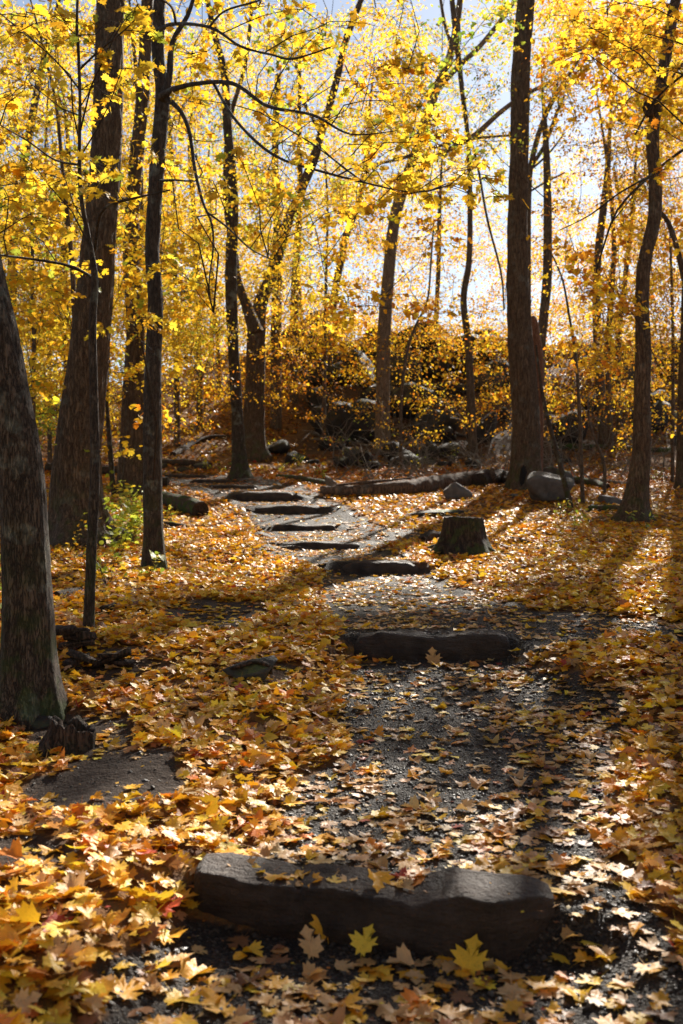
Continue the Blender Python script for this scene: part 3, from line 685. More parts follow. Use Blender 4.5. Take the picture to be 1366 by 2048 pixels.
t_d = tree('maple_tree', 'grey trunk with a long arched branch reaching right over the path', 'tree',
    [(309, 1140, 40), (307, 1060, 37), (306, 980, 37), (305, 850, 36), (307, 720, 31), (311, 600, 30), (305, 500, 28), (313, 350, 28), (322, 240, 28), (325, 180, 27), (316, 110, 25), (318, 40, 24), (320, 0, 24)], M_BARKG, ns=56, bark=.008, flare=.35, step=.06, fr=24, top=13,
    limbs=[{'p': [(322, 200, 20), (338, 160, 14), (345, 85, 11), (375, 32, 9), (392, -20, 7)], 'D': 12.2}, {'p': [(322, 195, 20), (345, 180, 11, -.2), (390, 168, 9, -.7), (465, 167, 8, -1.4), (535, 212, 7, -2.1), (625, 230, 5, -2.8), (700, 268, 4, -3.2), (790, 262, 2, -3.6)], 'D': 12.2},
           {'p': [(428, 168, 7, -1.0), (465, 232, 6, -1.4), (520, 290, 6, -1.9), (572, 322, 5, -2.4), (650, 345, 5, -2.8), (740, 368, 4, -3.3), (830, 385, 3, -3.8), (900, 370, 2, -4)], 'D': 12.2},
           {'p': [(330, 195, 14), (358, 218, 9, -.2), (378, 262, 8, -.4), (390, 340, 7, -.6), (405, 402, 6, -.9), (424, 450, 5, -1.1), (426, 500, 4, -1.2), (418, 570, 3, -1.4), (427, 625, 2, -1.5)], 'D': 12.2},
           {'p': [(415, 425, 5, -1), (455, 455, 4, -1.3), (500, 497, 3, -1.6), (545, 520, 2, -1.9)], 'D': 12.2}, {'p': [(320, 362, 6), (350, 360, 4, .2), (390, 362, 3, .3), (405, 345, 2, .4)], 'D': 12.2},
           {'p': [(318, 60, 12), (350, 48, 7, -1.5), (420, 55, 6, -3), (480, 92, 5, -3.6), (545, 110, 4, -4.2), (585, 118, 4, -4.6), (660, 95, 3, -5)], 'D': 12.2},
           {'p': [(352, 46, 6, -1.6), (340, 10, 5, -2.5), (290, -15, 4, -3)], 'D': 12.2}, {'p': [(418, 55, 5, -3), (450, 22, 4, -3.6), (520, 0, 4, -4), (560, -30, 3, -4.4)], 'D': 12.2}])
t_e = tree('maple_tree', 'slim pale grey tree at the top of the stone steps', 'tree',
    [(481, 956, 34), (478, 900, 27), (474, 820, 23), (467, 700, 22), (462, 550, 24), (466, 400, 21), (455, 250, 18), (449, 150, 15), (430, 70, 13), (415, 0, 11)], M_BARKG, ns=28, bark=.008, flare=.5, top=18)
t_f = tree('oak_tree', 'forked dark oak at the bend of the path splitting into a V', 'tree',
    [(507, 912, 50), (508, 850, 42), (511, 740, 38), (513, 660, 36), (520, 610, 27), (541, 555, 24), (572, 455, 21), (600, 385, 18), (632, 300, 16), (668, 180, 14), (692, 80, 13), (722, 0, 11)], M_BARK, ns=36, bark=.018, flare=.4, step=.2, fr=14, top=20,
    limbs=[{'p': [(512, 665, 32), (492, 608, 20), (476, 565, 16), (468, 500, 14), (452, 400, 12), (458, 250, 10), (490, 130, 8), (505, 0, 7)], 'D': 30}, {'p': [(600, 385, 12), (625, 340, 9), (640, 270, 8), (600, 180, 7), (610, 60, 5)], 'D': 30}])
t_g = tree('maple_tree', 'slim crooked tree behind the fallen log, midway between the path and the hollow trunk', 'tree',
    [(946, 926, 20), (944, 860, 17), (940, 760, 16), (936, 680, 14), (927, 600, 13), (938, 520, 12), (940, 400, 10), (936, 280, 9), (923, 170, 10), (912, 70, 12), (904, 0, 10)], M_BARKF, ns=20, bark=.006, flare=.3, top=14,
    limbs=[{'p': [(938, 270, 6), (955, 330, 5), (975, 440, 5), (1002, 545, 4), (1008, 620, 3)], 'D': 24}])
t_h = tree('oak_tree', 'far leaning trunk behind the dark rocks at the centre', 'tree',
    [(765, 880, 30), (767, 700, 27), (775, 570, 25), (789, 440, 23), (812, 360, 21), (838, 285, 19), (872, 180, 17), (905, 95, 15), (920, 0, 12)], M_SUNLIT, D=33, ns=24, bark=.012, flare=.3, step=.3, top=24,
    limbs=[{'p': [(800, 395, 13), (850, 330, 12), (900, 298, 11), (950, 270, 11), (1000, 225, 10), (1050, 190, 9), (1130, 150, 7)], 'D': 33}, {'p': [(872, 180, 12), (915, 135, 11), (960, 92, 10), (1010, 30, 9), (1035, -10, 8)], 'D': 33},
           {'p': [(740, 330, 5), (800, 318, 7), (850, 300, 8), (905, 285, 7), (965, 275, 6), (1035, 270, 5)], 'D': 32}, {'p': [(905, 95, 8), (890, 50, 7), (880, -10, 6)], 'D': 33}, {'p': [(838, 285, 8), (790, 210, 6), (720, 180, 5), (690, 130, 3)], 'D': 33}])
t_i = tree('oak_tree', 'tall straight oak right of the fallen log with a dark hollow at its foot', 'tree',
    [(1052, 978, 60), (1052, 930, 57), (1052, 850, 54), (1046, 760, 52), (1039, 660, 47), (1035, 550, 42), (1036, 400, 37), (1040, 250, 36), (1042, 130, 36), (1052, 0, 34)], M_BARK, ns=64, bark=.024, flare=.45, step=.12, fr=13, top=18)
t_i2 = tree('oak_tree', 'slim forked trunk showing just right of the tall hollow oak', 'tree',
    [(1062, 900, 11), (1058, 700, 10), (1057, 520, 10), (1058, 380, 11), (1064, 320, 11), (1085, 245, 10), (1112, 190, 9), (1150, 130, 7)], M_BARKF, D=31, ns=12, bark=.003, flare=0, step=.3, top=18,
    limbs=[{'p': [(1064, 330, 8), (1090, 290, 8), (1112, 230, 7), (1130, 190, 5)], 'D': 31}, {'p': [(1057, 385, 4), (1090, 365, 4), (1130, 345, 3)], 'D': 31}, {'p': [(1060, 340, 5), (1095, 310, 4), (1130, 265, 3)], 'D': 31}])
t_j = tree('maple_tree', 'wavy dark maple trunk near the right edge with a burl high up', 'tree',
    [(1270, 1040, 46), (1275, 980, 41), (1283, 900, 36), (1284, 800, 32), (1287, 700, 30), (1284, 600, 28), (1290, 520, 27), (1308, 440, 26), (1311, 360, 25), (1305, 290, 24), (1312, 220, 23), (1325, 150, 22), (1341, 60, 21), (1352, 0, 20)], M_BARK, ns=48, bark=.012, flare=.75, step=.08, fr=20, top=15,
    limbs=[{'p': [(1308, 420, 14), (1328, 432, 10), (1345, 465, 11), (1362, 530, 12), (1375, 600, 9)], 'D': 19.5}, {'p': [(1312, 215, 10), (1340, 160, 5), (1380, 110, 4)], 'D': 19}])
t_k = tree('oak_tree', 'dark trunk cut off by the right edge behind the wavy maple', 'tree',
    [(1372, 925, 36), (1370, 800, 30), (1376, 650, 28), (1384, 400, 26), (1392, 100, 24)], M_BARK, D=24, ns=28, bark=.014, flare=.4, step=.2, top=16)
tree('dead_sapling', 'leaning pale dead sapling crossing in front of the large boulder', 'sapling', [(1142, 1020, 13), (1128, 960, 11), (1112, 900, 10), (1096, 840, 8), (1085, 790, 7), (1078, 740, 5), (1072, 690, 3)], M_BARKG, ns=12, bark=.003, flare=0, top=0, canopy=False)
t_s1 = tree('beech_sapling', 'straight thin sapling just right of the large boulder', 'sapling', [(1166, 1010, 9), (1163, 940, 8), (1160, 850, 8), (1152, 720, 6), (1138, 630, 5), (1125, 560, 4), (1100, 500, 3)], M_BARKF, ns=8, bark=.001, flare=0, top=0)
t_s2 = tree('beech_sapling', 'thin curving sapling behind the middle of the fallen log', 'sapling', [(803, 942, 8), (801, 860, 7), (804, 780, 6), (815, 700, 6), (832, 650, 5), (855, 600, 4), (862, 520, 4), (868, 440, 3)], M_BARKF, ns=8, bark=.001, flare=0, top=0)
t_s3 = tree('beech_sapling', 'thin upright sapling between the forked oak and the far leaning trunk', 'sapling', [(648, 895, 10), (648, 800, 8), (650, 700, 7), (652, 560, 6), (655, 420, 5), (650, 320, 4)], M_BARKF, ns=8, bark=.001, flare=0, top=0)
t_s4 = tree('beech_sapling', 'bent thin sapling forking low right of the leaning dead one', 'sapling', [(1209, 988, 8), (1208, 930, 7), (1195, 890, 6), (1180, 850, 5), (1176, 800, 4)], M_BARKF, ns=8, bark=.001, flare=0, top=0, canopy=False)
t_s5 = tree('maple_sapling', 'small crooked sapling between the massive left trunk and the dark ones', 'sapling', [(228, 995, 12), (224, 950, 11), (219, 880, 10), (214, 800, 6), (219, 720, 4)], M_BARKG, ns=10, bark=.002, flare=0, top=0)
t_s6 = tree('maple_sapling', 'tall thin dark sapling far left beside the leaning trunk', 'sapling', [(66, 880, 10), (67, 760, 9), (68, 650, 9), (64, 560, 8), (65, 480, 7), (60, 400, 5), (50, 330, 4)], M_BARKF, D=19, ns=8, bark=.001, flare=0, top=0)
t_s7 = tree('maple_sapling', 'thin curved trunk seen between the left sapling stem and the massive trunk', 'sapling', [(150, 900, 12), (150, 700, 11), (146, 560, 10), (140, 480, 9), (125, 340, 8), (115, 230, 7), (100, 150, 5)], M_BARKF, D=17, ns=10, bark=.002, flare=0, top=9)
t_s8 = tree('beech_sapling', 'thin sapling with side twigs behind the wavy maple at right', 'sapling', [(1345, 900, 8), (1346, 700, 7), (1343, 560, 6), (1340, 460, 4)], M_BARKF, D=26, ns=8, bark=.001, flare=0, top=0)
far = [(24, 900, 22, 'thick distant trunk at the far left edge', [(24, 600, 20), (30, 430, 19), (60, 260, 16), (85, 130, 14)], 27), (587, 800, 18, 'grey distant trunk right of the V of the forked oak', [(588, 640, 17), (592, 520, 15), (600, 400, 13), (598, 260, 10)], 38),
       (655, 780, 17, 'leaning distant trunk left of the far centre trunk', [(662, 640, 16), (690, 480, 14), (716, 410, 13), (735, 300, 10)], 40), (552, 800, 22, 'distant trunk just right of the forked oak', [(552, 660, 22), (556, 500, 18), (550, 330, 14), (556, 150, 12)], 36),
       (1222, 860, 12, 'distant trunk left of the wavy maple', [(1215, 700, 11), (1222, 600, 11), (1228, 480, 9), (1215, 330, 7)], 33), (1240, 850, 13, 'second distant trunk left of the wavy maple, tilting right', [(1236, 700, 12), (1248, 580, 11), (1262, 450, 9)], 35),
       (400, 850, 14, 'distant trunk behind the slim pale tree at the steps', [(398, 700, 13), (392, 500, 11), (380, 300, 9)], 36), (355, 840, 12, 'distant trunk right of the grey branching tree', [(352, 700, 11), (350, 520, 10), (342, 300, 9)], 34),
       (100, 900, 10, 'thin distant trunk between two left foreground trees', [(99, 700, 9), (97, 560, 8), (90, 350, 6)], 30), (860, 820, 11, 'distant trunk above the dark rocks right of centre', [(868, 700, 10), (876, 560, 9), (880, 400, 7)], 42), (440, 840, 10, 'thin distant trunk by the leafy bank', [(436, 700, 9), (425, 560, 8), (420, 400, 6)], 40)]
for (a, b, wd, lab, rest, D) in far:
    tree('distant_tree', lab, 'tree', [(a, b, wd)]+[tuple(q) for q in rest], M_BARKF, D=D, ns=10, bark=.008, flare=.1, step=.5, top=17)
# trees just outside the frame whose limbs and crowns reach in
rr = np.random.default_rng(5)
t_r = tree('maple_tree', 'maple outside the right edge reaching thin dark branches into view', 'tree', [(1560, 1400, 60), (1555, 1000, 50), (1565, 600, 44), (1550, 200, 40), (1560, -200, 34)], M_BARKG, D=7.6, ns=28, bark=.006, flare=.5, top=11,
    limbs=[{'p': [(1555, 230, 16), (1440, 262, 8, .4), (1366, 300, 6, .8), (1300, 352, 5, 1), (1235, 420, 4, 1.2), (1205, 500, 3, 1.4), (1192, 545, 2, 1.5)], 'D': 7.6}, {'p': [(1300, 352, 4, 1), (1240, 385, 3, 1.2), (1180, 430, 2, 1.4), (1120, 460, 1.6, 1.6)], 'D': 7.6},
           {'p': [(1555, 60, 14), (1440, 100, 7, .6), (1366, 150, 5, 1), (1310, 200, 4, 1.2), (1270, 270, 3, 1.3)], 'D': 7.6}])
BGL = ['maple outside the left edge level with the pole sapling', 'maple outside the left edge level with the massive trunk', 'maple far outside the left edge', 'maple outside the right edge beyond the side path', 'second maple outside the right edge', 'third maple outside the right edge, up the slope',
 'maple beside the viewer on the left', 'maple beside the viewer on the right', 'far maple outside the left edge', 'far maple outside the right edge', 'background trunk in the foliage between the hollow oak and the wavy maple', 'background trunk in yellow foliage behind the massive left trunk', 'background trunk on the slope left of the wavy maple', 'hazy trunk deep in the yellow foliage at far left',
 'hazy trunk on top of the ridge at far right', 'hazy trunk in foliage behind the grey branching tree', 'trunk beyond the ridge outside the right edge', 'trunk beyond the left slope outside the frame', 'hazy trunk above the bend of the path']
for q, (x, y) in enumerate([(-7, 9), (-9, 18), (-13, 26), (9, 13), (11, 22), (14, 29), (-6.5, 3), (6, 4), (-16, 36), (18, 38), (6.2, 30), (-9, 33), (9, 34), (-13, 44), (14, 50), (-6, 46), (20, 50), (-20, 50), (-2, 50)]):
    D = y; px = 683+x/D*FP; z = zg(x, y); py = 1024-(z-CAMZ)/D*FP; wd = (.36 if D < 40 else .22)/D*FP
    tree('background_tree', BGL[q], 'tree', [(px, py, wd)]+[(px+rr.normal(0, 12), py-k*3/D*FP, wd*(1-.12*k)) for k in range(1, 4)], M_BARKF, D=D, ns=10, bark=.01, flare=.3, step=.5, top=16, group=None)

# ------------------------------------------------------------------ foliage
COV = """
.78 .75 .68 .55 .62 .50 .40 .50 .90 .94
.68 .66 .60 .55 .55 .60 .48 .40 .84 .94
.66 .76 .72 .70 .62 .68 .60 .40 .48 .90
.82 .86 .82 .80 .72 .74 .66 .40 .38 .86
.90 .92 .92 .86 .72 .62 .50 .38 .55 .80
.92 .92 .95 .86 .74 .50 .58 .55 .68 .80
.95 .93 .95 .86 .80 .74 .70 .70 .74 .76
.92 .86 .82 .60 .52 .54 .56 .56 .62 .58
.62 .50 .30 .12 .16 .28 .24 .18 .36 .34
"""
COV = np.array([[float(v) for v in l.split()] for l in COV.strip().split('\n')])
UP = np.full((10, 10), .38); UP[:, 6:10] = .42         # open crown above the frame
HUE = ["YYYYNYNNGG", "YYYYYGNNOG", "YYYNYYYNGG", "YYYYYYYNGO", "YYYYYGGGOO", "YYYYYGGOOO", "YYYYGOOOOO", "YYYOBOOOOG", "LYOBBOOBOG"]
HP = {'Y': (['yellow', 'bright yellow', 'golden', 'lime'], [44, 27, 21, 8]), 'G': (['golden', 'yellow', 'bright yellow', 'orange'], [45, 30, 14, 12]),
      'O': (['golden', 'orange', 'yellow', 'bright yellow'], [46, 18, 26, 10]), 'N': (['lime', 'yellow', 'green', 'golden'], [20, 38, 22, 22]), 'B': (['golden', 'orange', 'brown', 'yellow'], [35, 30, 18, 14]), 'L': (['lime', 'yellow', 'green'], [40, 40, 20])}
anch = []; 
for k, t in enumerate(TREES):
    if not t.canopy: continue
    for (P, r) in t.lines:
        s = P[::max(1, len(P)//10)]
        for p in s:
            if p[2]-t.g[2] > 1.2: anch.append((*p, k))
anch = np.array(anch)
def twig_pts(a, c, n=5):
    tt = np.linspace(0, 1, n)[:, None]; L = np.linalg.norm(c-a)
    mid = np.array([0, 0, .12*L]); j = rng.normal(0, .05*L, (n, 3))*np.sin(tt*math.pi)
    return a+(c-a)*tt+mid*np.sin(tt*math.pi)+j
def spray(t, c, rad, nl, size, kind, hue, near=False, anchor=None, flat=.3, tw=True):
    if anchor is None: anchor = anch_for(t, c)
    L = np.linalg.norm(c-anchor)
    P = twig_pts(anchor, c); rb = .003+.0032*min(L, 4)
    V_, F_ = tube(P, np.linspace(rb, .003, len(P)), 4); t.tw.add(V_, F_)
    nk = 5; out = c-anchor; az0 = math.atan2(out[1], out[0]); az = az0+rng.normal(0, 1.0, nk)
    if rng.uniform() < .5: az = rng.uniform(0, 6.28, nk)
    dr = np.stack([np.cos(az), np.sin(az), rng.normal(-.10, .22, nk)], 1)*rad*rng.uniform(.6, 1.3, (nk, 1))
    base = P[-1]-(c-anchor)*rng.uniform(0, min(.35, rad/(L+.01)), (nk, 1))
    if tw:
        for q in range(nk):
            V_, F_ = tube(np.array([base[q], base[q]+dr[q]*.5+[0, 0, .04*rad], base[q]+dr[q]]), np.array([.0045, .003, .0015]), 3); t.tw.add(V_, F_)
    k = rng.integers(0, nk, nl); u = rng.uniform(.05, 1.05, nl)[:, None]
    pos = base[k]+dr[k]*u+rng.normal(0, 1, (nl, 3))*rad*np.array([.20, .20, flat*.4])
    yaw = az[k]-math.pi/2+rng.normal(0, .9, nl)
    Rm = rotm(yaw, rng.normal(-.55, .45, nl), rng.normal(0, .45, nl))
    names, wts = HP[hue]; wts = np.array(wts, float)*rng.uniform(.3, 1.7, len(wts)); cc, kk = pick(names, wts, nl)
    sz = size*rng.uniform(.65, 1.2, nl)
    if near: t.near.append((pos, Rm, sz, np.array([names[q] for q in kk]), cc, kind))
    else: leaves_to(t.leaf, kind, pos, Rm, sz, cc)
    t.n += nl
def anch_for(t, c):
    best = None
    for (P, r) in t.lines:
        h = np.linalg.norm((P-c)[:, :2], axis=1); want = c[2]-.45*h
        s = np.abs(P[:, 2]-want)+.35*h+np.where(P[:, 2]-t.g[2] < 1, 4, 0); k = np.argmin(s)
        if best is None or s[k] < best[0]: best = (s[k], P[k])
    return best[1].copy()
# clearings in the crowns: where the photograph shows sun on the floor nothing may hang in its way
LIT = [([(150, 1195), (640, 1195), (640, 1560), (250, 1560)], .45), ([(1000, 1300), (1400, 1300), (1400, 1560), (1100, 1560)], .45), ([(690, 1330), (1000, 1330), (1180, 1700), (560, 1700)], .35), ([(380, 985), (560, 1010), (640, 1060), (660, 1150), (560, 1185), (250, 1200), (250, 1140), (330, 1110), (330, 1000)], .93), ([(560, 965), (900, 1000), (1010, 1040), (1150, 1030), (1040, 1130), (1000, 1170), (860, 1180), (600, 1160), (560, 1000)], .93),
 ([(870, 950), (1010, 945), (1030, 1000), (900, 1010)], .7), ([(1180, 1180), (1270, 1090), (1300, 1100), (1230, 1190)], .9), ([(1270, 1250), (1310, 1090), (1500, 1050), (1500, 1260)], .9), ([(640, 1170), (1000, 1180), (1010, 1230), (700, 1240)], .9), ([(1230, 1235), (1500, 1235), (1500, 1300), (1200, 1290)], .75),
 ([(1010, 1280), (1090, 1280), (1080, 1400), (1020, 1400)], .85), ([(690, 1370), (770, 1370), (740, 1490), (680, 1490)], .6), ([(880, 1520), (980, 1520), (900, 1740), (800, 1730)], .85), ([(640, 1550), (660, 1660), (400, 1760), (330, 1830), (60, 2048), (-200, 2048), (-200, 1760), (150, 1700), (330, 1640), (520, 1560)], .93),
 ([(1170, 1560), (1500, 1500), (1500, 1880), (1290, 1880), (1190, 1700)], .7), ([(1040, 1900), (1500, 1890), (1500, 2100), (1000, 2100)], .8), ([(150, 1130), (300, 1020), (330, 1130), (200, 1180)], .8), ([(430, 1730), (880, 1770), (860, 1810), (430, 1780)], .75), ([(330, 740), (470, 740), (460, 890), (330, 890)], .6), ([(1150, 940), (1300, 950), (1260, 1040), (1080, 1040)], .7)]
def shadow_px(c):
    p = c.copy()
    for _ in range(4):
        zz = float(np.interp(p[1], HX, HZ)); tt = (c[2]-zz)/SUNV[2]; p = c-SUNV*tt
    if p[1] < 1.8: return None
    return PX(p[0], p[1], float(np.interp(p[1], HX, HZ)))
LG = np.zeros((140, 210)); gy_, gx_ = np.meshgrid(np.arange(700, 2100, 10)+5., np.arange(-300, 1800, 10)+5., indexing='ij')
for poly, q in LIT: LG = np.maximum(LG, inpoly(gx_, gy_, poly)*min(1, q+.05))
OFF = [np.array(v) for v in ((0, 0, 0), (1, 0, 0), (-1, 0, 0), (0, .5, .5), (0, -.5, -.5))]
def litp(c, rad=.4):
    v = 0
    for o in OFF:
        s = shadow_px(c+o*rad*.8)
        if s is None: continue
        i, j = int((s[1]-700)//10), int((s[0]+300)//10)
        if 0 <= i < 140 and 0 <= j < 210: v = max(v, LG[i, j])
    return v
COR = []
def corridor(t_, hw=1.0, pr=.9):
    for (P, r) in t_.lines[:1]: COR.append((t_, pr, *PX(P[:, 0], P[:, 1], P[:, 2]), r/P[:, 1]*FP*hw, t_.D))
for a_, pr in ((t_big, .93), (t_c, .8), (t_d, .93), (t_e, .85), (t_f, .9), (t_g, .7), (t_i, .93), (t_j, .85), (t_h, .7), (t_k, .6)): corridor(a_, 1.0, pr)
for (P, r) in t_f.lines[1:2]: COR.append((t_f, .9, *PX(P[:, 0], P[:, 1], P[:, 2]), r/P[:, 1]*FP, t_f.D))
def blocks(px, py, D, rad):
    for (t_, pr, X_, Y_, w_, Dt) in COR:
        if D > Dt+.3: continue
        k = np.argmin(np.abs(Y_-py))
        if abs(Y_[k]-py) < 60 and abs(X_[k]-px) < w_[k]+rad*.75*FP/D and rng.uniform() < pr: return True
    return False
layers = [ # D range, leaf size, kind, leaves per spray, radius, share
    (13, 19, .095, 'star', 26, .42, .20), (19, 27, .075, 'leaflet', 42, .55, .33), (27, 38, .085, 'dia', 60, .8, .27), (38, 56, .13, 'dia', 70, 1.3, .20)]
LOWEXTRA = {6: 1, 7: 1, 8: 1}
nleaf = 0; nsp = 0; jobs = []
for row in range(-10, 9):
    for colm in range(-1, 11):
        ci = min(max(colm, 0), 9)
        cov = COV[row, ci] if row >= 0 else UP[row, ci]
        if colm in (-1, 10): cov *= .8
        tau = -math.log(1-min(cov, .97)); hue = HUE[row][ci] if row >= 0 else HUE[0][ci]
        for li, (d0, d1, s, kind, nl, rad, share) in enumerate(layers):
            if row < 0:
                if li == 3 or (li == 2 and row < -4): continue
                s2, kd = (.13, 'dia'); sh = share*1.0
            else: s2, kd, sh = s, kind, share
            Dm = (d0+d1)/2; ar = .27*s2*s2*(FP/Dm)**2*(1.0 if kd != 'leaflet' else .8)
            n = tau*sh*136.6*100/ar/nl*((2.3, 2.3, 2.9, 3.2)[li] if row >= 0 else 1.3)
            n = int(n)+(rng.uniform() < n % 1)
            for q in range(n):
                px = (colm+rng.uniform())*136.6; py = (row+rng.uniform())*100
                g = fbm(px/75+li*7, py/75, None, 2, 60)
                if rng.uniform() > (g-.22)*2.6: continue
                ok = False
                for tr_ in range(7):
                    D = rng.uniform(d0, d1) if tr_ < 4 else rng.uniform(max(d0, 15), 42)
                    # low foliage never sits in front of the path
                    if py > 760 and D < 22 and 330 < px < 1366: D = rng.uniform(24, 33)
                    if py > 640 and D < 17 and 330 < px < 1000: D = rng.uniform(20, 30)
                    c = W(px, py, D); gz = zg(c[0], c[1])
                    if c[2] < gz+.5: c[2] = gz+.5+rng.uniform(0, .6)
                    if rng.uniform() > litp(c, rad) and not (row >= 0 and blocks(px, py, D, rad)): ok = True; break
                    if row < 0 and tr_ > 1: break
                rad_, nl_, s_, kd_ = rad, nl, s2, kd
                if not ok:
                    if row < 0: continue
                    for _q in range(4):
                        D = rng.uniform(40, 57); c = W(px, py, D); rad_, nl_, s_, kd_ = 1.2, int(nl*1.1), .12, 'dia'
                        if rng.uniform() > litp(c, 1.0): ok = True; break
                    if not ok or c[2] < zg(c[0], c[1])+.4: continue
                if c[2] > 24: continue
                if c[2] < gz+.9 and rng.uniform() < .5: continue
                jobs.append((c, rad_, nl_, s_, kd_, hue, D < 22 and row >= -1))
J = np.array([j[0] for j in jobs]); d0_ = np.array([np.min((anch[:, 0]-c[0])**2+(anch[:, 1]-c[1])**2*.8+(anch[:, 2]-c[2]+.5)**2*.5) for c in J])
A = np.zeros((len(anch)+2*len(jobs), 4)); na = len(anch); A[:na] = anch
for q in np.argsort(d0_):
    c, rad, nl, s2, kd, hue, tw = jobs[q]
    if d0_[q] > 60: continue
    a_ = A[:na]; dd = (a_[:, 0]-c[0])**2+(a_[:, 1]-c[1])**2+(a_[:, 2]-c[2]+.3)**2*.6; ai = np.argmin(np.abs(dd-.3)*rng.uniform(.7, 1.3, na)); t = TREES[int(a_[ai, 3])]; a = a_[ai, :3].copy()
    spray(t, c, rad, nl, s2, kd, hue, anchor=a, tw=tw); nsp += 1; nleaf += nl
    A[na] = (*c, a_[ai, 3]); A[na+1] = (*(a+(c-a)*.6+[0, 0, .05]), a_[ai, 3]); na += 2
print('sprays', nsp, 'leaves', nleaf)
# the wood goes on behind and beside the viewer
for q, (x, y) in enumerate([(-3.5, -4), (3.8, -5), (-8, -7), (8.5, -6), (0.5, -10), (-5, -14), (6, -14), (-12, -2), (12, -1), (-12, -14), (13, -12), (0, -20), (-10, 5), (10, 7)]):
    D = 20.; t = tree('maple_tree', ['maple behind the viewer, nearest on the left', 'maple behind the viewer, nearest on the right', 'maple behind the viewer, second on the left', 'maple behind the viewer, second on the right', 'maple straight behind the viewer', 'maple deep behind the viewer on the left', 'maple deep behind the viewer on the right', 'maple wide to the left of the viewer',
       'maple wide to the right of the viewer', 'maple far behind the viewer on the left', 'maple far behind the viewer on the right', 'maple farthest straight behind the viewer', 'maple wide left, level with the leaning trunk', 'maple wide right, level with the side path'][q], 'tree', [(683+x/D*FP, 1100, 34)]+[(683+x/D*FP+rr.normal(0, 12), 1000-k*260, 34-5*k) for k in range(0, 5)], M_BARKF, D=D, ns=12, bark=.01, flare=.3, step=.5, top=0, canopy=False)
    sh = np.array([x, y, float(zg(x, y))])-t.g
    t.root.location = tuple(t.g+sh)
    for k in range(55):
        u = rng.normal(0, 1, 3); u /= np.linalg.norm(u); c = t.g+np.array([0, 0, 6.0])+u*np.array([3.6, 3.6, 4.8])*rng.uniform(.4, 1)
        if c[2] < t.g[2]+1.4: continue
        spray(t, c, .8, 42, .17, 'dia', 'YG'[k % 2], tw=False)
# near sprays with big leaves, on the pole sapling, the grey branching tree and the right hand maple
NS = [(t_pole, 7.6, 'Y', 1.0, [(235, 95), (250, 30), (290, 60), (225, 190), (250, 150), (190, 365), (205, 330), (235, 385), (170, 340), (120, 20), (60, 15), (20, 60), (20, 180), (70, 130), (110, 95), (150, 60), (30, 300), (60, 350), (100, 330), (0, 375), (140, 395), (280, 10), (330, 90), (300, 145), (20, 480), (180, 535), (100, 420)]),
      (t_d, 9.0, 'Y', 1.0, [(600, 20), (640, 60), (560, 60), (520, 20), (700, 40), (430, 30), (470, 90), (700, 330), (600, 330), (650, 250), (560, 290), (690, 230), (740, 290), (800, 350), (830, 380), (860, 330), (900, 270), (790, 210), (960, 390), (870, 400), (920, 340), (760, 240), (840, 260), (780, 160), (1020, 385), (720, 170), (330, 310), (300, 300), (310, 520), (300, 630), (310, 560), (480, 320), (440, 370), (540, 230), (380, 120), (360, 210), (990, 360), (540, 380), (620, 400), (700, 410)]),
      (t_r, 8.8, 'G', .8, [(1290, 250), (1330, 60), (1350, 130), (1280, 40), (1230, 80), (1190, 30), (1340, 320), (1300, 10), (1250, 150), (1140, 40), (1200, 120), (1150, 90), (1330, 200)])]
for t, D, hue, k, lst in NS:
    for (px, py) in lst:
        d = D+rng.uniform(-.9, 1.2); c = W(px+rng.normal(0, 8), py+rng.normal(0, 8), d)
        spray(t, c, .20, int(rng.integers(9, 17)), .092*k, 'mid', hue, near=True, flat=.5)
# undergrowth plants
def plant(px, py, h, n, size, hue, label, D=None, spread=.5, name='seedling', cat='plant', group=None, parts=True, seed=0):
    g = G(px, py); r = root(name, g, label, cat, group); tw = MB(); q = 3 if h > .3 else 2; P_ = []; 
    for k in range(q):
        a = rng.uniform(0, 6.28); top = g+np.array([math.cos(a)*spread*h, math.sin(a)*spread*h, h*rng.uniform(.6, 1)])
        P = twig_pts(g-[0, 0, .05], top); tube_to(tw, P, np.linspace(.006, .002, len(P)), 5); P_.append(P)
    tw.build('stem', M_TWIG, r, loc=g)
    pos = np.array([P_[rng.integers(q)][rng.integers(1, 5)]+rng.normal(0, .09*h+.02, 3) for _ in range(n)]); pos[:, 2] = np.maximum(pos[:, 2], zg(pos[:, 0], pos[:, 1])+.05)
    Rm = rotm(rng.uniform(0, 6.28, n), rng.normal(-.3, .4, n), rng.normal(0, .4, n)); names, wts = HP[hue]; cc, kk = pick(names, wts, n); sz = size*rng.uniform(.6, 1.25, n)
    if parts:
        for k in range(n): leaf_obj('leaf', 'mid' if k % 3 else 'beech', int(rng.integers(0, 8)), names[kk[k]], M_PLANT, pos[k], Rm[k], sz[k], r, g)
    else:
        m = MB(); leaves_to(m, 'beech', pos, Rm, sz, cc); m.build('foliage', M_PLANT, r, loc=g, smooth=False, kind='stuff')
HP['V'] = (['lime', 'green', 'bright yellow'], [50, 28, 22])
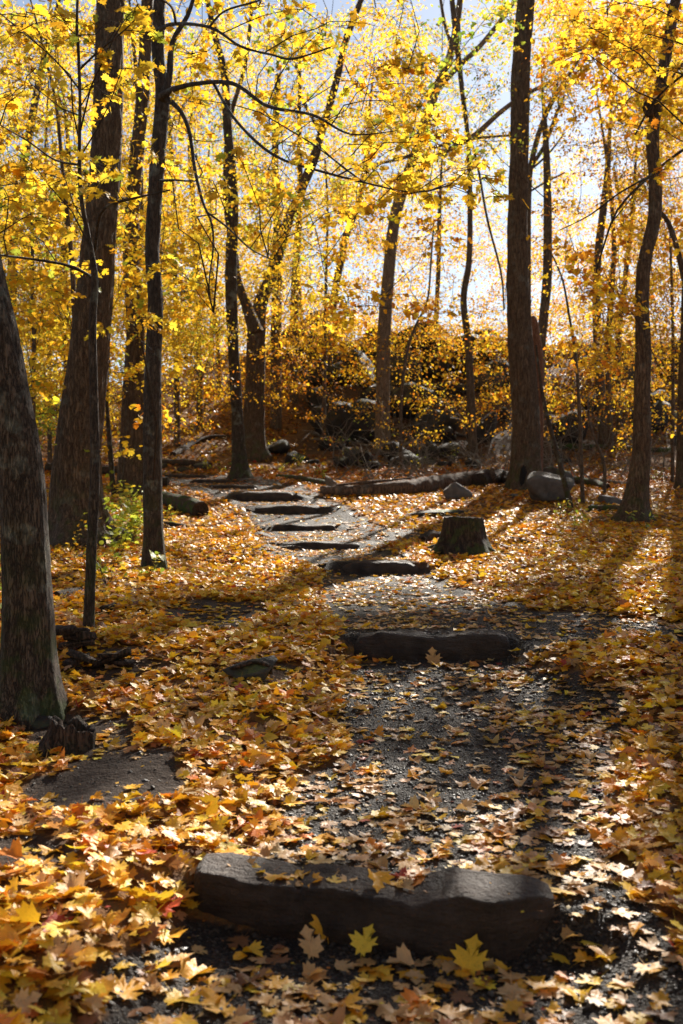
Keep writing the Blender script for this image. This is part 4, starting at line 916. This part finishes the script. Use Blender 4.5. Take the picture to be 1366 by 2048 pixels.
for a in [(250, 1085, .95, 190, .10, 'V', 'leafy lime green seedling between the massive trunk and the grey branching tree'), (230, 1125, .8, 120, .095, 'V', 'yellow green seedling right beside the pole sapling'), (292, 1155, .35, 24, .09, 'V', 'small pale green seedling at the foot of the grey branching tree'),
          (135, 1110, .50, 34, .05, 'Y', 'wispy yellow shrub at the foot of the massive trunk'), (215, 1168, .40, 34, .075, 'V', 'low lime seedling on the leaves right of the pole sapling'), (8, 1250, .70, 60, .09, 'V', 'bright green seedling at the left edge behind the leaning trunk'),
          (345, 1050, .3, 30, .07, 'V', 'small seedling under the cut end of the mossy log'), (12, 1180, .7, 60, .075, 'V', 'second green seedling at the left edge, farther back'), (285, 1062, .7, 100, .085, 'V', 'sparse green seedling left of the mossy log')]:
    plant(*a)
spots = [(420, 940, 'clump of bright green seedlings left of the slim pale tree'), (445, 945, 'green seedling at the left foot of the slim pale tree'), (535, 900, 'bright green plant right of the forked oak'), (560, 945, 'green ground plant above the bend of the path'), (600, 935, 'low green plant on the brown leaves above the bend'),
         (650, 960, 'tiny green plant near the grey driftwood knob'), (690, 925, 'pale yellow seedling standing behind the log end'), (1150, 1055, 'bright green fern like plant right of the boulder'), (1185, 1048, 'pale green plant left of the wavy maple'), (1120, 1045, 'small green plant under the leaning dead sapling'),
         (1290, 1062, 'dark green plant at the right foot of the wavy maple'), (1310, 960, 'lime green seedling behind the wavy maple'), (905, 925, 'green sprig in front of the crooked slim tree'), (830, 938, 'green sprig behind the top of the fallen log'), (730, 935, 'low plant in the shade before the far centre trunk'), (770, 905, 'yellow green bush at the foot of the far centre trunk')]
for k, (a, b, lab) in enumerate(spots): plant(a, b, rng.uniform(.25, .5) if k not in (6, 15) else 1.1, 34, .075, 'V', lab, parts=False, name='ground_plant', spread=.8)

for t in TREES:
    if t.near:
        pos = np.concatenate([a[0] for a in t.near]); Rm = np.concatenate([a[1] for a in t.near]); sz = np.concatenate([a[2] for a in t.near]); nm = np.concatenate([a[3] for a in t.near]); cc = np.concatenate([a[4] for a in t.near])
        x, y = PX(pos[:, 0], pos[:, 1], pos[:, 2]); score = sz/pos[:, 1]*((x > 0) & (x < 1366) & (y > 0)); od = np.argsort(-score); s = od[:290]
        for k in s: leaf_obj('leaf', 'mid', int(rng.integers(0, 8)), str(nm[k]), M_LIVE, pos[k], Rm[k], sz[k], t.root, t.g)
        o = od[290:]
        if len(o): leaves_to(t.leaf, 'mid', pos[o], Rm[o], sz[o], cc[o])
    if t.leaf.n: t.leaf.build('foliage', M_LIVE, t.root, loc=t.g, smooth=False, kind='stuff')
    if t.tw.n: t.tw.build('twigs', M_TWIG, t.root, loc=t.g, kind='stuff')

# near-black lump painted as the shade inside the tall oak's hollow, burl on the wavy maple
def part_rock(name, c, dim, seed, mat, t, rotz=0, **k):
    V_, F_ = rock_mesh(c, dim, seed, rotz, **k); mk(name, V_+np.asarray(c), F_, mat, t.root, loc=t.g)
M_DARK, t_, o_ = newmat('hollow_shade_black'); p_ = nd(t_, 'ShaderNodeBsdfPrincipled'); p_.inputs['Base Color'].default_value = (.012, .008, .006, 1); p_.inputs['Roughness'].default_value = 1; t_.links.new(p_.outputs[0], o_.inputs[0])
D = t_i.D
part_rock('hollow', W(1046, 960, D-.40), (.20, .12, .85), 51, M_DARK, t_i, sub=4, cuts=30, nz=.02)
part_rock('burl', W(1299, 215, t_j.D-.1), (.30, .25, .32), 52, M_ROT, t_j, sub=3, nz=.2, fine=.03)
# broken snag behind the oak
t = tree('broken_snag', 'reddish broken dead trunk standing close behind the tall hollow oak', 'snag', [(1071, 975, 26), (1073, 900, 25), (1074, 800, 25), (1074, 720, 24), (1068, 650, 18), (1066, 632, 6)], M_SNAG, D=24.6, ns=24, bark=.012, flare=.2, top=0, canopy=False)
for t in [t]:
    pass

# ------------------------------------------------------------------ logs, stump, rocks
def log(name, pts, mat, label, cat='log', ns=28, bark=.012, group=None, squash=1, step=.08, fr=14, seed=3):
    P = []; r = []
    for (px, py, rad) in pts:
        g = G(px, py); P.append(g+[0, rad, rad*.75]); r.append(rad)
    g = P[0]; rt = root(name, g, label, cat, group); P_, r_ = resample(np.array(P), np.array(r), step)
    V_, F_ = tube(P_, r_, ns, bark=bark, seed=seed, fr=fr); m = MB(); m.add(V_, F_); m.build('bark', mat, rt, loc=g)
    for k, idx in ((0, slice(0, ns)), (1, slice(len(V_)-ns, None))):
        rg = V_[idx]; c = rg.mean(0); ax = (P_[0]-P_[1]) if k == 0 else (P_[-1]-P_[-2]); ax = ax/np.linalg.norm(ax)
        rings = [rg]+[c+(rg-c)*f+ax*(-.02*(1-f))+rng.normal(0, .006, rg.shape) for f in (.8, .5, .25)]; VV = np.concatenate(rings+[c[None]])
        i_ = np.arange(3)[:, None]; j_ = np.arange(ns)[None]; FF = np.stack([i_*ns+j_, i_*ns+(j_+1) % ns, (i_+1)*ns+(j_+1) % ns, (i_+1)*ns+j_], -1).reshape(-1, 4)
        jj = np.arange(ns); TF = np.stack([3*ns+jj, 3*ns+(jj+1) % ns, np.full(ns, 4*ns)], -1)
        mk('end_grain', VV, [FF, TF], M_ROT, rt, loc=g)
    return rt, P_
lg, lp = log('fallen_log', [(640, 992, .13), (720, 994, .15), (800, 990, .18), (870, 982, .21), (930, 976, .23), (985, 972, .25)], M_LOG, 'long split weathered log lying behind the tree stump beside the path', ns=40, bark=.03, seed=4)
m = MB(); tube_to(m, np.array([lp[2]+[0, 0, .12], lp[12]+[0, -.02, .20], lp[30]+[0, -.04, .22]]), np.array([.012, .035, .02]), 8, step=.08, bark=.01, fr=20); m.build('splinter', M_LOG, lg, loc=tuple(lg.location))
log('root_mass', [(960, 975, .22), (1000, 968, .20), (1030, 972, .12)], M_ROT, 'dark rotten root mass at the right end of the split log', cat='root', ns=24, bark=.06, seed=9)
log('mossy_log', [(322, 1005, .14), (350, 1018, .17), (372, 1026, .19), (398, 1036, .18)], M_MOSSLOG, 'short moss covered log with a sawn end left of the path', ns=32, bark=.01, seed=5)
log('fallen_log', [(312, 975, .16), (335, 975, .15)], M_ROT, 'brown log butt showing behind the grey branching tree', ns=24)
log('fallen_log', [(90, 945, .17), (140, 948, .16), (240, 950, .15), (300, 950, .14)], M_ROT, 'dark log behind the massive left trunk', ns=20, bark=.01)
log('fallen_log', [(320, 930, .10), (370, 932, .12), (420, 936, .09)], M_ROT, 'dark log across the slope above the top step', ns=16)
log('fallen_branch', [(345, 915, .11), (380, 895, .12), (420, 880, .10), (460, 878, .06)], M_ROT, 'curved dark fallen limb left of the slim pale tree', cat='branch', ns=14)
log('fallen_log', [(555, 957, .07), (600, 963, .09), (655, 972, .08)], M_MOSSLOG, 'thin mossy log between the path bend and the driftwood knob', ns=16)
log('fallen_log', [(1080, 895, .13), (1180, 900, .12), (1290, 905, .10), (1350, 905, .09)], M_MOSSLOG, 'long horizontal log behind the boulder and the wavy maple', ns=16, bark=.01, step=.2)
log('fallen_log', [(1150, 968, .12), (1190, 975, .12), (1215, 982, .10)], M_MOSSLOG, 'short mossy log just right of the large boulder', ns=16)
log('fallen_branch', [(1190, 962, .05), (1230, 970, .06), (1262, 972, .05)], M_PALE, 'pale sunlit branch left of the wavy maple', cat='branch', ns=10)
log('fallen_log', [(1180, 1022, .06), (1225, 1024, .08), (1262, 1026, .07)], M_MOSSLOG, 'thin log lying against the foot of the wavy maple', ns=14)
log('fallen_branch', [(1015, 1080, .03), (1040, 1085, .035), (1065, 1090, .025)], M_TWIG, 'short stick on the leaves right of the stump', cat='branch', ns=10)
log('fallen_branch', [(110, 1200, .045), (135, 1196, .05), (158, 1188, .04)], M_ROT, 'dark broken branch between the leaning trunk and the pole sapling', cat='branch', ns=14, bark=.006)
log('fallen_branch', [(195, 1222, .03), (212, 1228, .045), (230, 1220, .04)], M_ROT, 'short dark broken branch right of the pole sapling', cat='branch', ns=14, bark=.008)
log('fallen_branch', [(240, 1218, .015), (265, 1222, .018), (285, 1222, .012)], M_TWIG, 'thin twig lying right of the short dark branch', cat='branch', ns=8, bark=.003)
log('fallen_branch', [(320, 1052, .05), (345, 1056, .06), (370, 1058, .04)], M_ROT, 'small dark branch below the mossy log', cat='branch', ns=12)
log('fallen_branch', [(120, 1125, .03), (150, 1120, .035), (175, 1112, .03)], M_ROT, 'dark stick at the foot of the massive trunk', cat='branch', ns=10)
def flakes(name, px, py, n, L, label, seed, cat='bark'):
    r = np.random.default_rng(seed); g = G(px, py); rt = root(name, g, label, cat)
    for k in range(n):
        d = (L*r.uniform(.6, 1.1), L*r.uniform(.22, .4), L*r.uniform(.10, .2)); V_, F_ = rock_mesh(None, d, seed*9+k, 0, box=True, sub=3, cuts=7, nz=.30, fine=.012)
        M_ = np.array(Euler((r.normal(0, .25), r.normal(0, .22), r.normal(.2, .45))).to_matrix()); V_ = V_@M_.T
        V_[:, 1] *= 1; V_ += g+[r.normal(0, L*.16), L*.2+r.normal(0, L*.16), .02+k*L*.10]
        mk('bark_flake', V_, F_, M_ROT, rt, loc=tuple(g), smooth=True)
flakes('rotten_log', 148, 1312, 7, .27, 'crumbling stack of dark bark flakes right of the leaning trunk', 6)
flakes('rotten_log', 150, 1345, 4, .24, 'lower dark bark flakes beside the foot of the leaning trunk', 16)
flakes('bark_slab', 232, 1343, 4, .25, 'pointed dark slabs of rotten bark nearest the path on the left', 7)
log('rotten_log', [(-60, 1370, .10), (-20, 1375, .12), (15, 1372, .09)], M_ROT, 'dark rotten log cut off by the left edge', ns=20, bark=.02, seed=8, step=.04)
g = G(470, 1365); rt = root('bark_slab', g, 'dark curved strip of bark draped over the small mossy rock', 'bark'); c_ = G(502, 1370)
P_, r_ = resample(np.array([G(408, 1360)+[0, 0, .005], G(445, 1352)+[0, 0, .03], c_+[-.10, .04, .10], c_+[.0, .05, .135], c_+[.09, .06, .115], c_+[.12, .10, .05]]), np.array([.008, .018, .028, .034, .028, .01]), .012)
V_, F_ = tube(P_, r_, 20, bark=.006, seed=11, fr=40); cz = np.repeat(P_[:, 2], 20); V_[:, 2] = cz+(V_[:, 2]-cz)*.5; mk('bark', V_, F_, M_ROT, rt, loc=tuple(g))
log('fallen_branch', [(845, 1088, .07), (862, 1084, .10), (880, 1080, .07)], M_ROT, 'gnarled dark root left of the stump', cat='root', ns=18, bark=.04, seed=13, step=.04)
# tree stump
g = G(930, 1112); rt = root('tree_stump', g, 'sawn tree stump with spreading roots on the leaves right of the path', 'stump'); D = g[1]; g = g+[0, .22, 0]
h = 76/FP*D; rb = 40/FP*D; P_, r_ = resample(np.array([g-[0, 0, .15], g, g+[0, 0, h*.5], g+[.0, 0, h]]), np.array([rb*1.05, rb*1.0, rb*.93, rb*.88]), .02)
V_, F_ = tube(P_, r_, 96, bark=.014, seed=5, flare=.75, z0=g[2], fr=20)
V_[-96:, 2] += (fbm(V_[-96:, 0]*9, V_[-96:, 1]*9, None, 2, 4)-.5)*.05
mk('trunk', V_, F_, M_STUMP, rt, loc=tuple(rt.location))
rg = V_[-96:]; c = rg.mean(0); VV = np.concatenate([rg, c+(rg-c)*.9+[0, 0, -.004], c+(rg-c)*.55+rng.normal(0, .004, rg.shape), c[None]]); j_ = np.arange(96)
FF = np.concatenate([np.stack([i_*96+j_, i_*96+(j_+1) % 96, (i_+1)*96+(j_+1) % 96, (i_+1)*96+j_], -1) for i_ in (0, 1)]); TF = np.stack([192+j_, 192+(j_+1) % 96, np.full(96, 288)], -1)
mk('cut_top', VV, [FF, TF], M_ROT, rt, loc=tuple(rt.location))
for q, (a, l) in enumerate([(-2.6, .32), (-1.35, .16), (-.5, .24), (-1.9, .2), (3.0, .35)]):
    d = np.array([math.cos(a), math.sin(a), 0]); m = MB(); p0 = g+d*rb*.7+[0, 0, .16]; p1 = g+d*(rb+l*.5); p2 = g+d*(rb+l); p1[2] = zg(p1[0], p1[1])+.04; p2[2] = zg(p2[0], p2[1])-.02
    tube_to(m, [p0, p1, p2], [.07, .06, .02], 12, step=.03, bark=.006, fr=30); m.build('root', M_STUMP, rt, loc=tuple(rt.location))
# small hollow stump in the left foreground
g = G(122, 1508); rt = root('broken_stump', g, 'small hollow broken stump below the leaning trunk', 'stump'); D = g[1]; g = g+[.02, .06, 0]
P_, r_ = resample(np.array([g-[0, 0, .1], g, g+[0.01, 0, .07], g+[.02, 0, .13]]), np.array([.125, .11, .09, .085]), .012)
V_, F_ = tube(P_, r_, 72, bark=.012, seed=8, flare=.5, z0=g[2], fr=26); V_[-72:, 2] += (fbm(V_[-72:, 0]*22, V_[-72:, 1]*22, None, 2, 4)-.5)*.12
c = V_[-72:].mean(0); inner = c+(V_[-72:]-c)*.72+[0, 0, -.01]; bot = c+(V_[-72:]-c)*.55-[0, 0, .14]
n0 = len(V_); V2 = np.concatenate([V_, inner, bot, (c-[0, 0, .14])[None]]); j_ = np.arange(72); a0 = n0-72
F2 = np.concatenate([F_, np.stack([a0+j_, a0+(j_+1) % 72, n0+(j_+1) % 72, n0+j_], -1), np.stack([n0+j_, n0+(j_+1) % 72, n0+72+(j_+1) % 72, n0+72+j_], -1)]); T2 = np.stack([n0+72+j_, n0+72+(j_+1) % 72, np.full(72, n0+144)], -1)
mk('trunk', V2, [F2, T2], M_ROT, rt, loc=tuple(rt.location))
rock('rock', G(78, 1462)+[0, .08, .02], (.20, .14, .10), 61, M_ROCKD, 'grey rock wedged between the leaning trunk and the hollow stump', sub=4)
rock('boulder', G(1103, 1006)+[0, .35, .27], (1.12, .8, 1.0), 77, M_ROCK, 'large tilted grey boulder right of the tall hollow oak', cat='boulder', rotz=.3, sub=4, cuts=10, nz=.05)
rock('boulder', G(1122, 975)+[0, .6, .25], (.8, .6, .75), 78, M_ROCKM, 'boulder partly hidden behind the large tilted one', cat='boulder', sub=4)
rock('boulder', G(915, 1000)+[0, .25, .12], (.62, .5, .44), 79, M_ROCK, 'blocky purple grey rock in front of the split log', cat='boulder', sub=4, cuts=9)
rock('rock', G(880, 1032)+[.0, .3, .02], (1.25, .7, .26), 80, M_ROCKM, 'low flat mossy rock in the leaves between log and stump', rotz=.15, sub=4)
rock('rock', G(1226, 1010)+[.0, .25, .05], (.62, .5, .26), 81, M_ROCK, 'flat sunlit rock left of the wavy maple', rotz=-.1, sub=4, cuts=9)
rock('rock', G(1215, 1018)+[-.3, -.1, .0], (.3, .3, .16), 83, M_ROCKM, 'small mossy stone beside the flat sunlit rock', sub=4)
rock('rock', G(502, 1370)+[0, .10, .055], (.27, .20, .19), 84, M_ROCKM, 'small mossy rock alone in the leaves left of the path', sub=4, cuts=10)
rock('rock', G(822, 1120)+[0, .12, .0], (.36, .26, .13), 85, M_STEP, 'small flat stone left of the stump foot', sub=4)
rock('rock', G(1003, 1293)+[0, .1, .0], (.14, .2, .12), 86, M_STEP, 'small stone at the right end of the loaf shaped step', sub=4)
rock('rock', G(1115, 1122)+[0, .1, -.01], (.16, .14, .07), 87, M_ROCK, 'small blue grey stone in the shaded leaves on the right')
rock('rock', G(1030, 995)+[0, .1, .02], (.28, .2, .16), 88, M_ROCK, 'small stone at the foot of the tall hollow oak')
rock('rock', G(1005, 1140)+[0, .1, -.02], (.24, .2, .07), 89, M_ROCK, 'flat stone in the leaves in front of the stump')
rock('rock', G(322, 938)+[0, .1, .05], (.5, .4, .35), 90, M_ROCKM, 'mossy rock left of the top step')
rock('rock', G(370, 945)+[0, .1, .05], (.42, .35, .30), 91, M_ROCKD, 'dark rounded rock above the top step')
rock('rock', G(405, 940)+[0, .2, .08], (.6, .45, .42), 92, M_ROCKM, 'lichen covered rock left of the slim pale tree')
rock('rock', G(520, 1075)+[0, .2, .0], (.4, .3, .14), 93, M_STEP, 'flat stone at the left end of the third step')
rock('rock', G(585, 1102)+[0, .2, .0], (.6, .3, .14), 94, M_STEP, 'low stone continuing the third step to the left')
knob = G(660, 978)
rock('driftwood_knob', knob+[0, .15, .12], (.30, .25, .42), 95, M_PALE, 'grey weathered wood knob at the left end of the split log', cat='wood', sub=4, nz=.15, fine=.03)
# rocks of the far slope: each its own boulder
rk = np.random.default_rng(12)
places = [(600, 900), (1366, 700)]
n = 0
FRONT = [(560, 700, 'above the bend of the path'), (700, 790, 'near the far centre trunk'), (790, 900, 'behind the curving sapling'), (900, 1000, 'behind the crooked slim tree'), (1000, 1110, 'behind the tall hollow oak'), (1110, 1230, 'above the large boulder'), (1230, 1400, 'behind the wavy maple')]
while n < 88:
    y = rk.uniform(30.5, 45); x = rk.uniform(-2.2, .36*y); z = float(zg(x, y)); px, py = PX(x, y, z)
    dens_ok = rk.uniform() < (1.0 if 640 < px < 1010 else .3)
    if not dens_ok: continue
    s = rk.uniform(.6, 2.6) if y > 34 else rk.uniform(.4, 1.0)
    if 1010 < px: s *= .75
    seg = next((l for a, b, l in FRONT if a <= px < b), 'at the right end'); lvl = 'low on' if y < 35 else ('halfway up' if y < 41 else 'atop')
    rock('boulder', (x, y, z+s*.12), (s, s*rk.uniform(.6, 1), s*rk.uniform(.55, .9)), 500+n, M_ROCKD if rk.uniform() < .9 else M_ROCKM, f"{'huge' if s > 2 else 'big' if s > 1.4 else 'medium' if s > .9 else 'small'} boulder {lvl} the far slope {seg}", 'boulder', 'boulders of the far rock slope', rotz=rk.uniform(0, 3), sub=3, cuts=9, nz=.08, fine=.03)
    n += 1
# brushwood on the slope
m = MB()
for k in range(260):
    px = rng.uniform(640, 1366); y = rng.uniform(25, 38); x = (px-683)/FP*y; z = zg(x, y)
    a = rng.uniform(0, 6.28); L = rng.uniform(.5, 2.2); el = rng.uniform(.0, .9); d = np.array([math.cos(a)*math.cos(el), math.sin(a)*math.cos(el)*.6, math.sin(el)])*L; p0 = np.array([x, y, z+.02])
    P = twig_pts(p0, p0+d, 5); V_, F_ = tube(P, np.linspace(rng.uniform(.008, .024), .004, 5), 4); m.add(V_, F_)
    for q in range(3):
        b = P[rng.integers(1, 4)]; e = b+d*.4+rng.normal(0, .3, 3); V_, F_ = tube(twig_pts(b, e, 4), np.linspace(.008, .003, 4), 3); m.add(V_, F_)
tag(m.build('brushwood', M_PALE, kind='stuff'), 'tangle of bare dead branches on the shaded rock slope', 'brushwood')
for k, (pts, lab) in enumerate([([(780, 905), (840, 880), (900, 870), (960, 880)], 'pale grey dead limb arching behind the fallen log'), ([(870, 820), (890, 870), (870, 920), (862, 935)], 'crooked pale dead limb standing before the dark rocks'), ([(760, 850), (850, 835), (930, 850)], 'grey log stuck among the dark slope rocks'), ([(620, 880), (680, 884), (740, 895)], 'pale limb lying at the foot of the dark rocks')]):
    log('dead_limb', [(a, b, .05+.02*(k == 2)) for a, b in pts] if k != 1 else [(a, max(b, 868), .035) for a, b in pts], M_PALE if k != 2 else M_LOG, lab, cat='dead branch', ns=8, bark=.01, step=.2)
from collections import defaultdict
dd_ = defaultdict(list)
for o in COL.objects:
    if o.get('group') in ('boulders of the far rock slope', 'loose maple leaves in the foreground'): dd_[o['label']].append(o)
ORD = ['second', 'third', 'fourth', 'fifth', 'sixth', 'seventh', 'eighth', 'ninth', 'tenth', 'eleventh', 'twelfth', 'thirteenth', 'fourteenth']
for lab, os_ in dd_.items():
    if len(os_) < 2: continue
    P2 = [o.matrix_basis.translation for o in os_]; od = sorted(range(len(os_)), key=lambda k: P2[k].x/P2[k].y)
    for r_, k in enumerate(od):
        os_[k]['label'] = lab+', '+('leftmost' if r_ == 0 else 'rightmost' if r_ == len(od)-1 else ORD[min(r_-1, 12)]+' from left')
tri = sum(len(o.data.loop_triangles) if len(o.data.loop_triangles) else (o.data.calc_loop_triangles() or len(o.data.loop_triangles)) for o in COL.objects if o.type == 'MESH')
print('TRIANGLES', tri, 'OBJECTS', len(COL.objects))
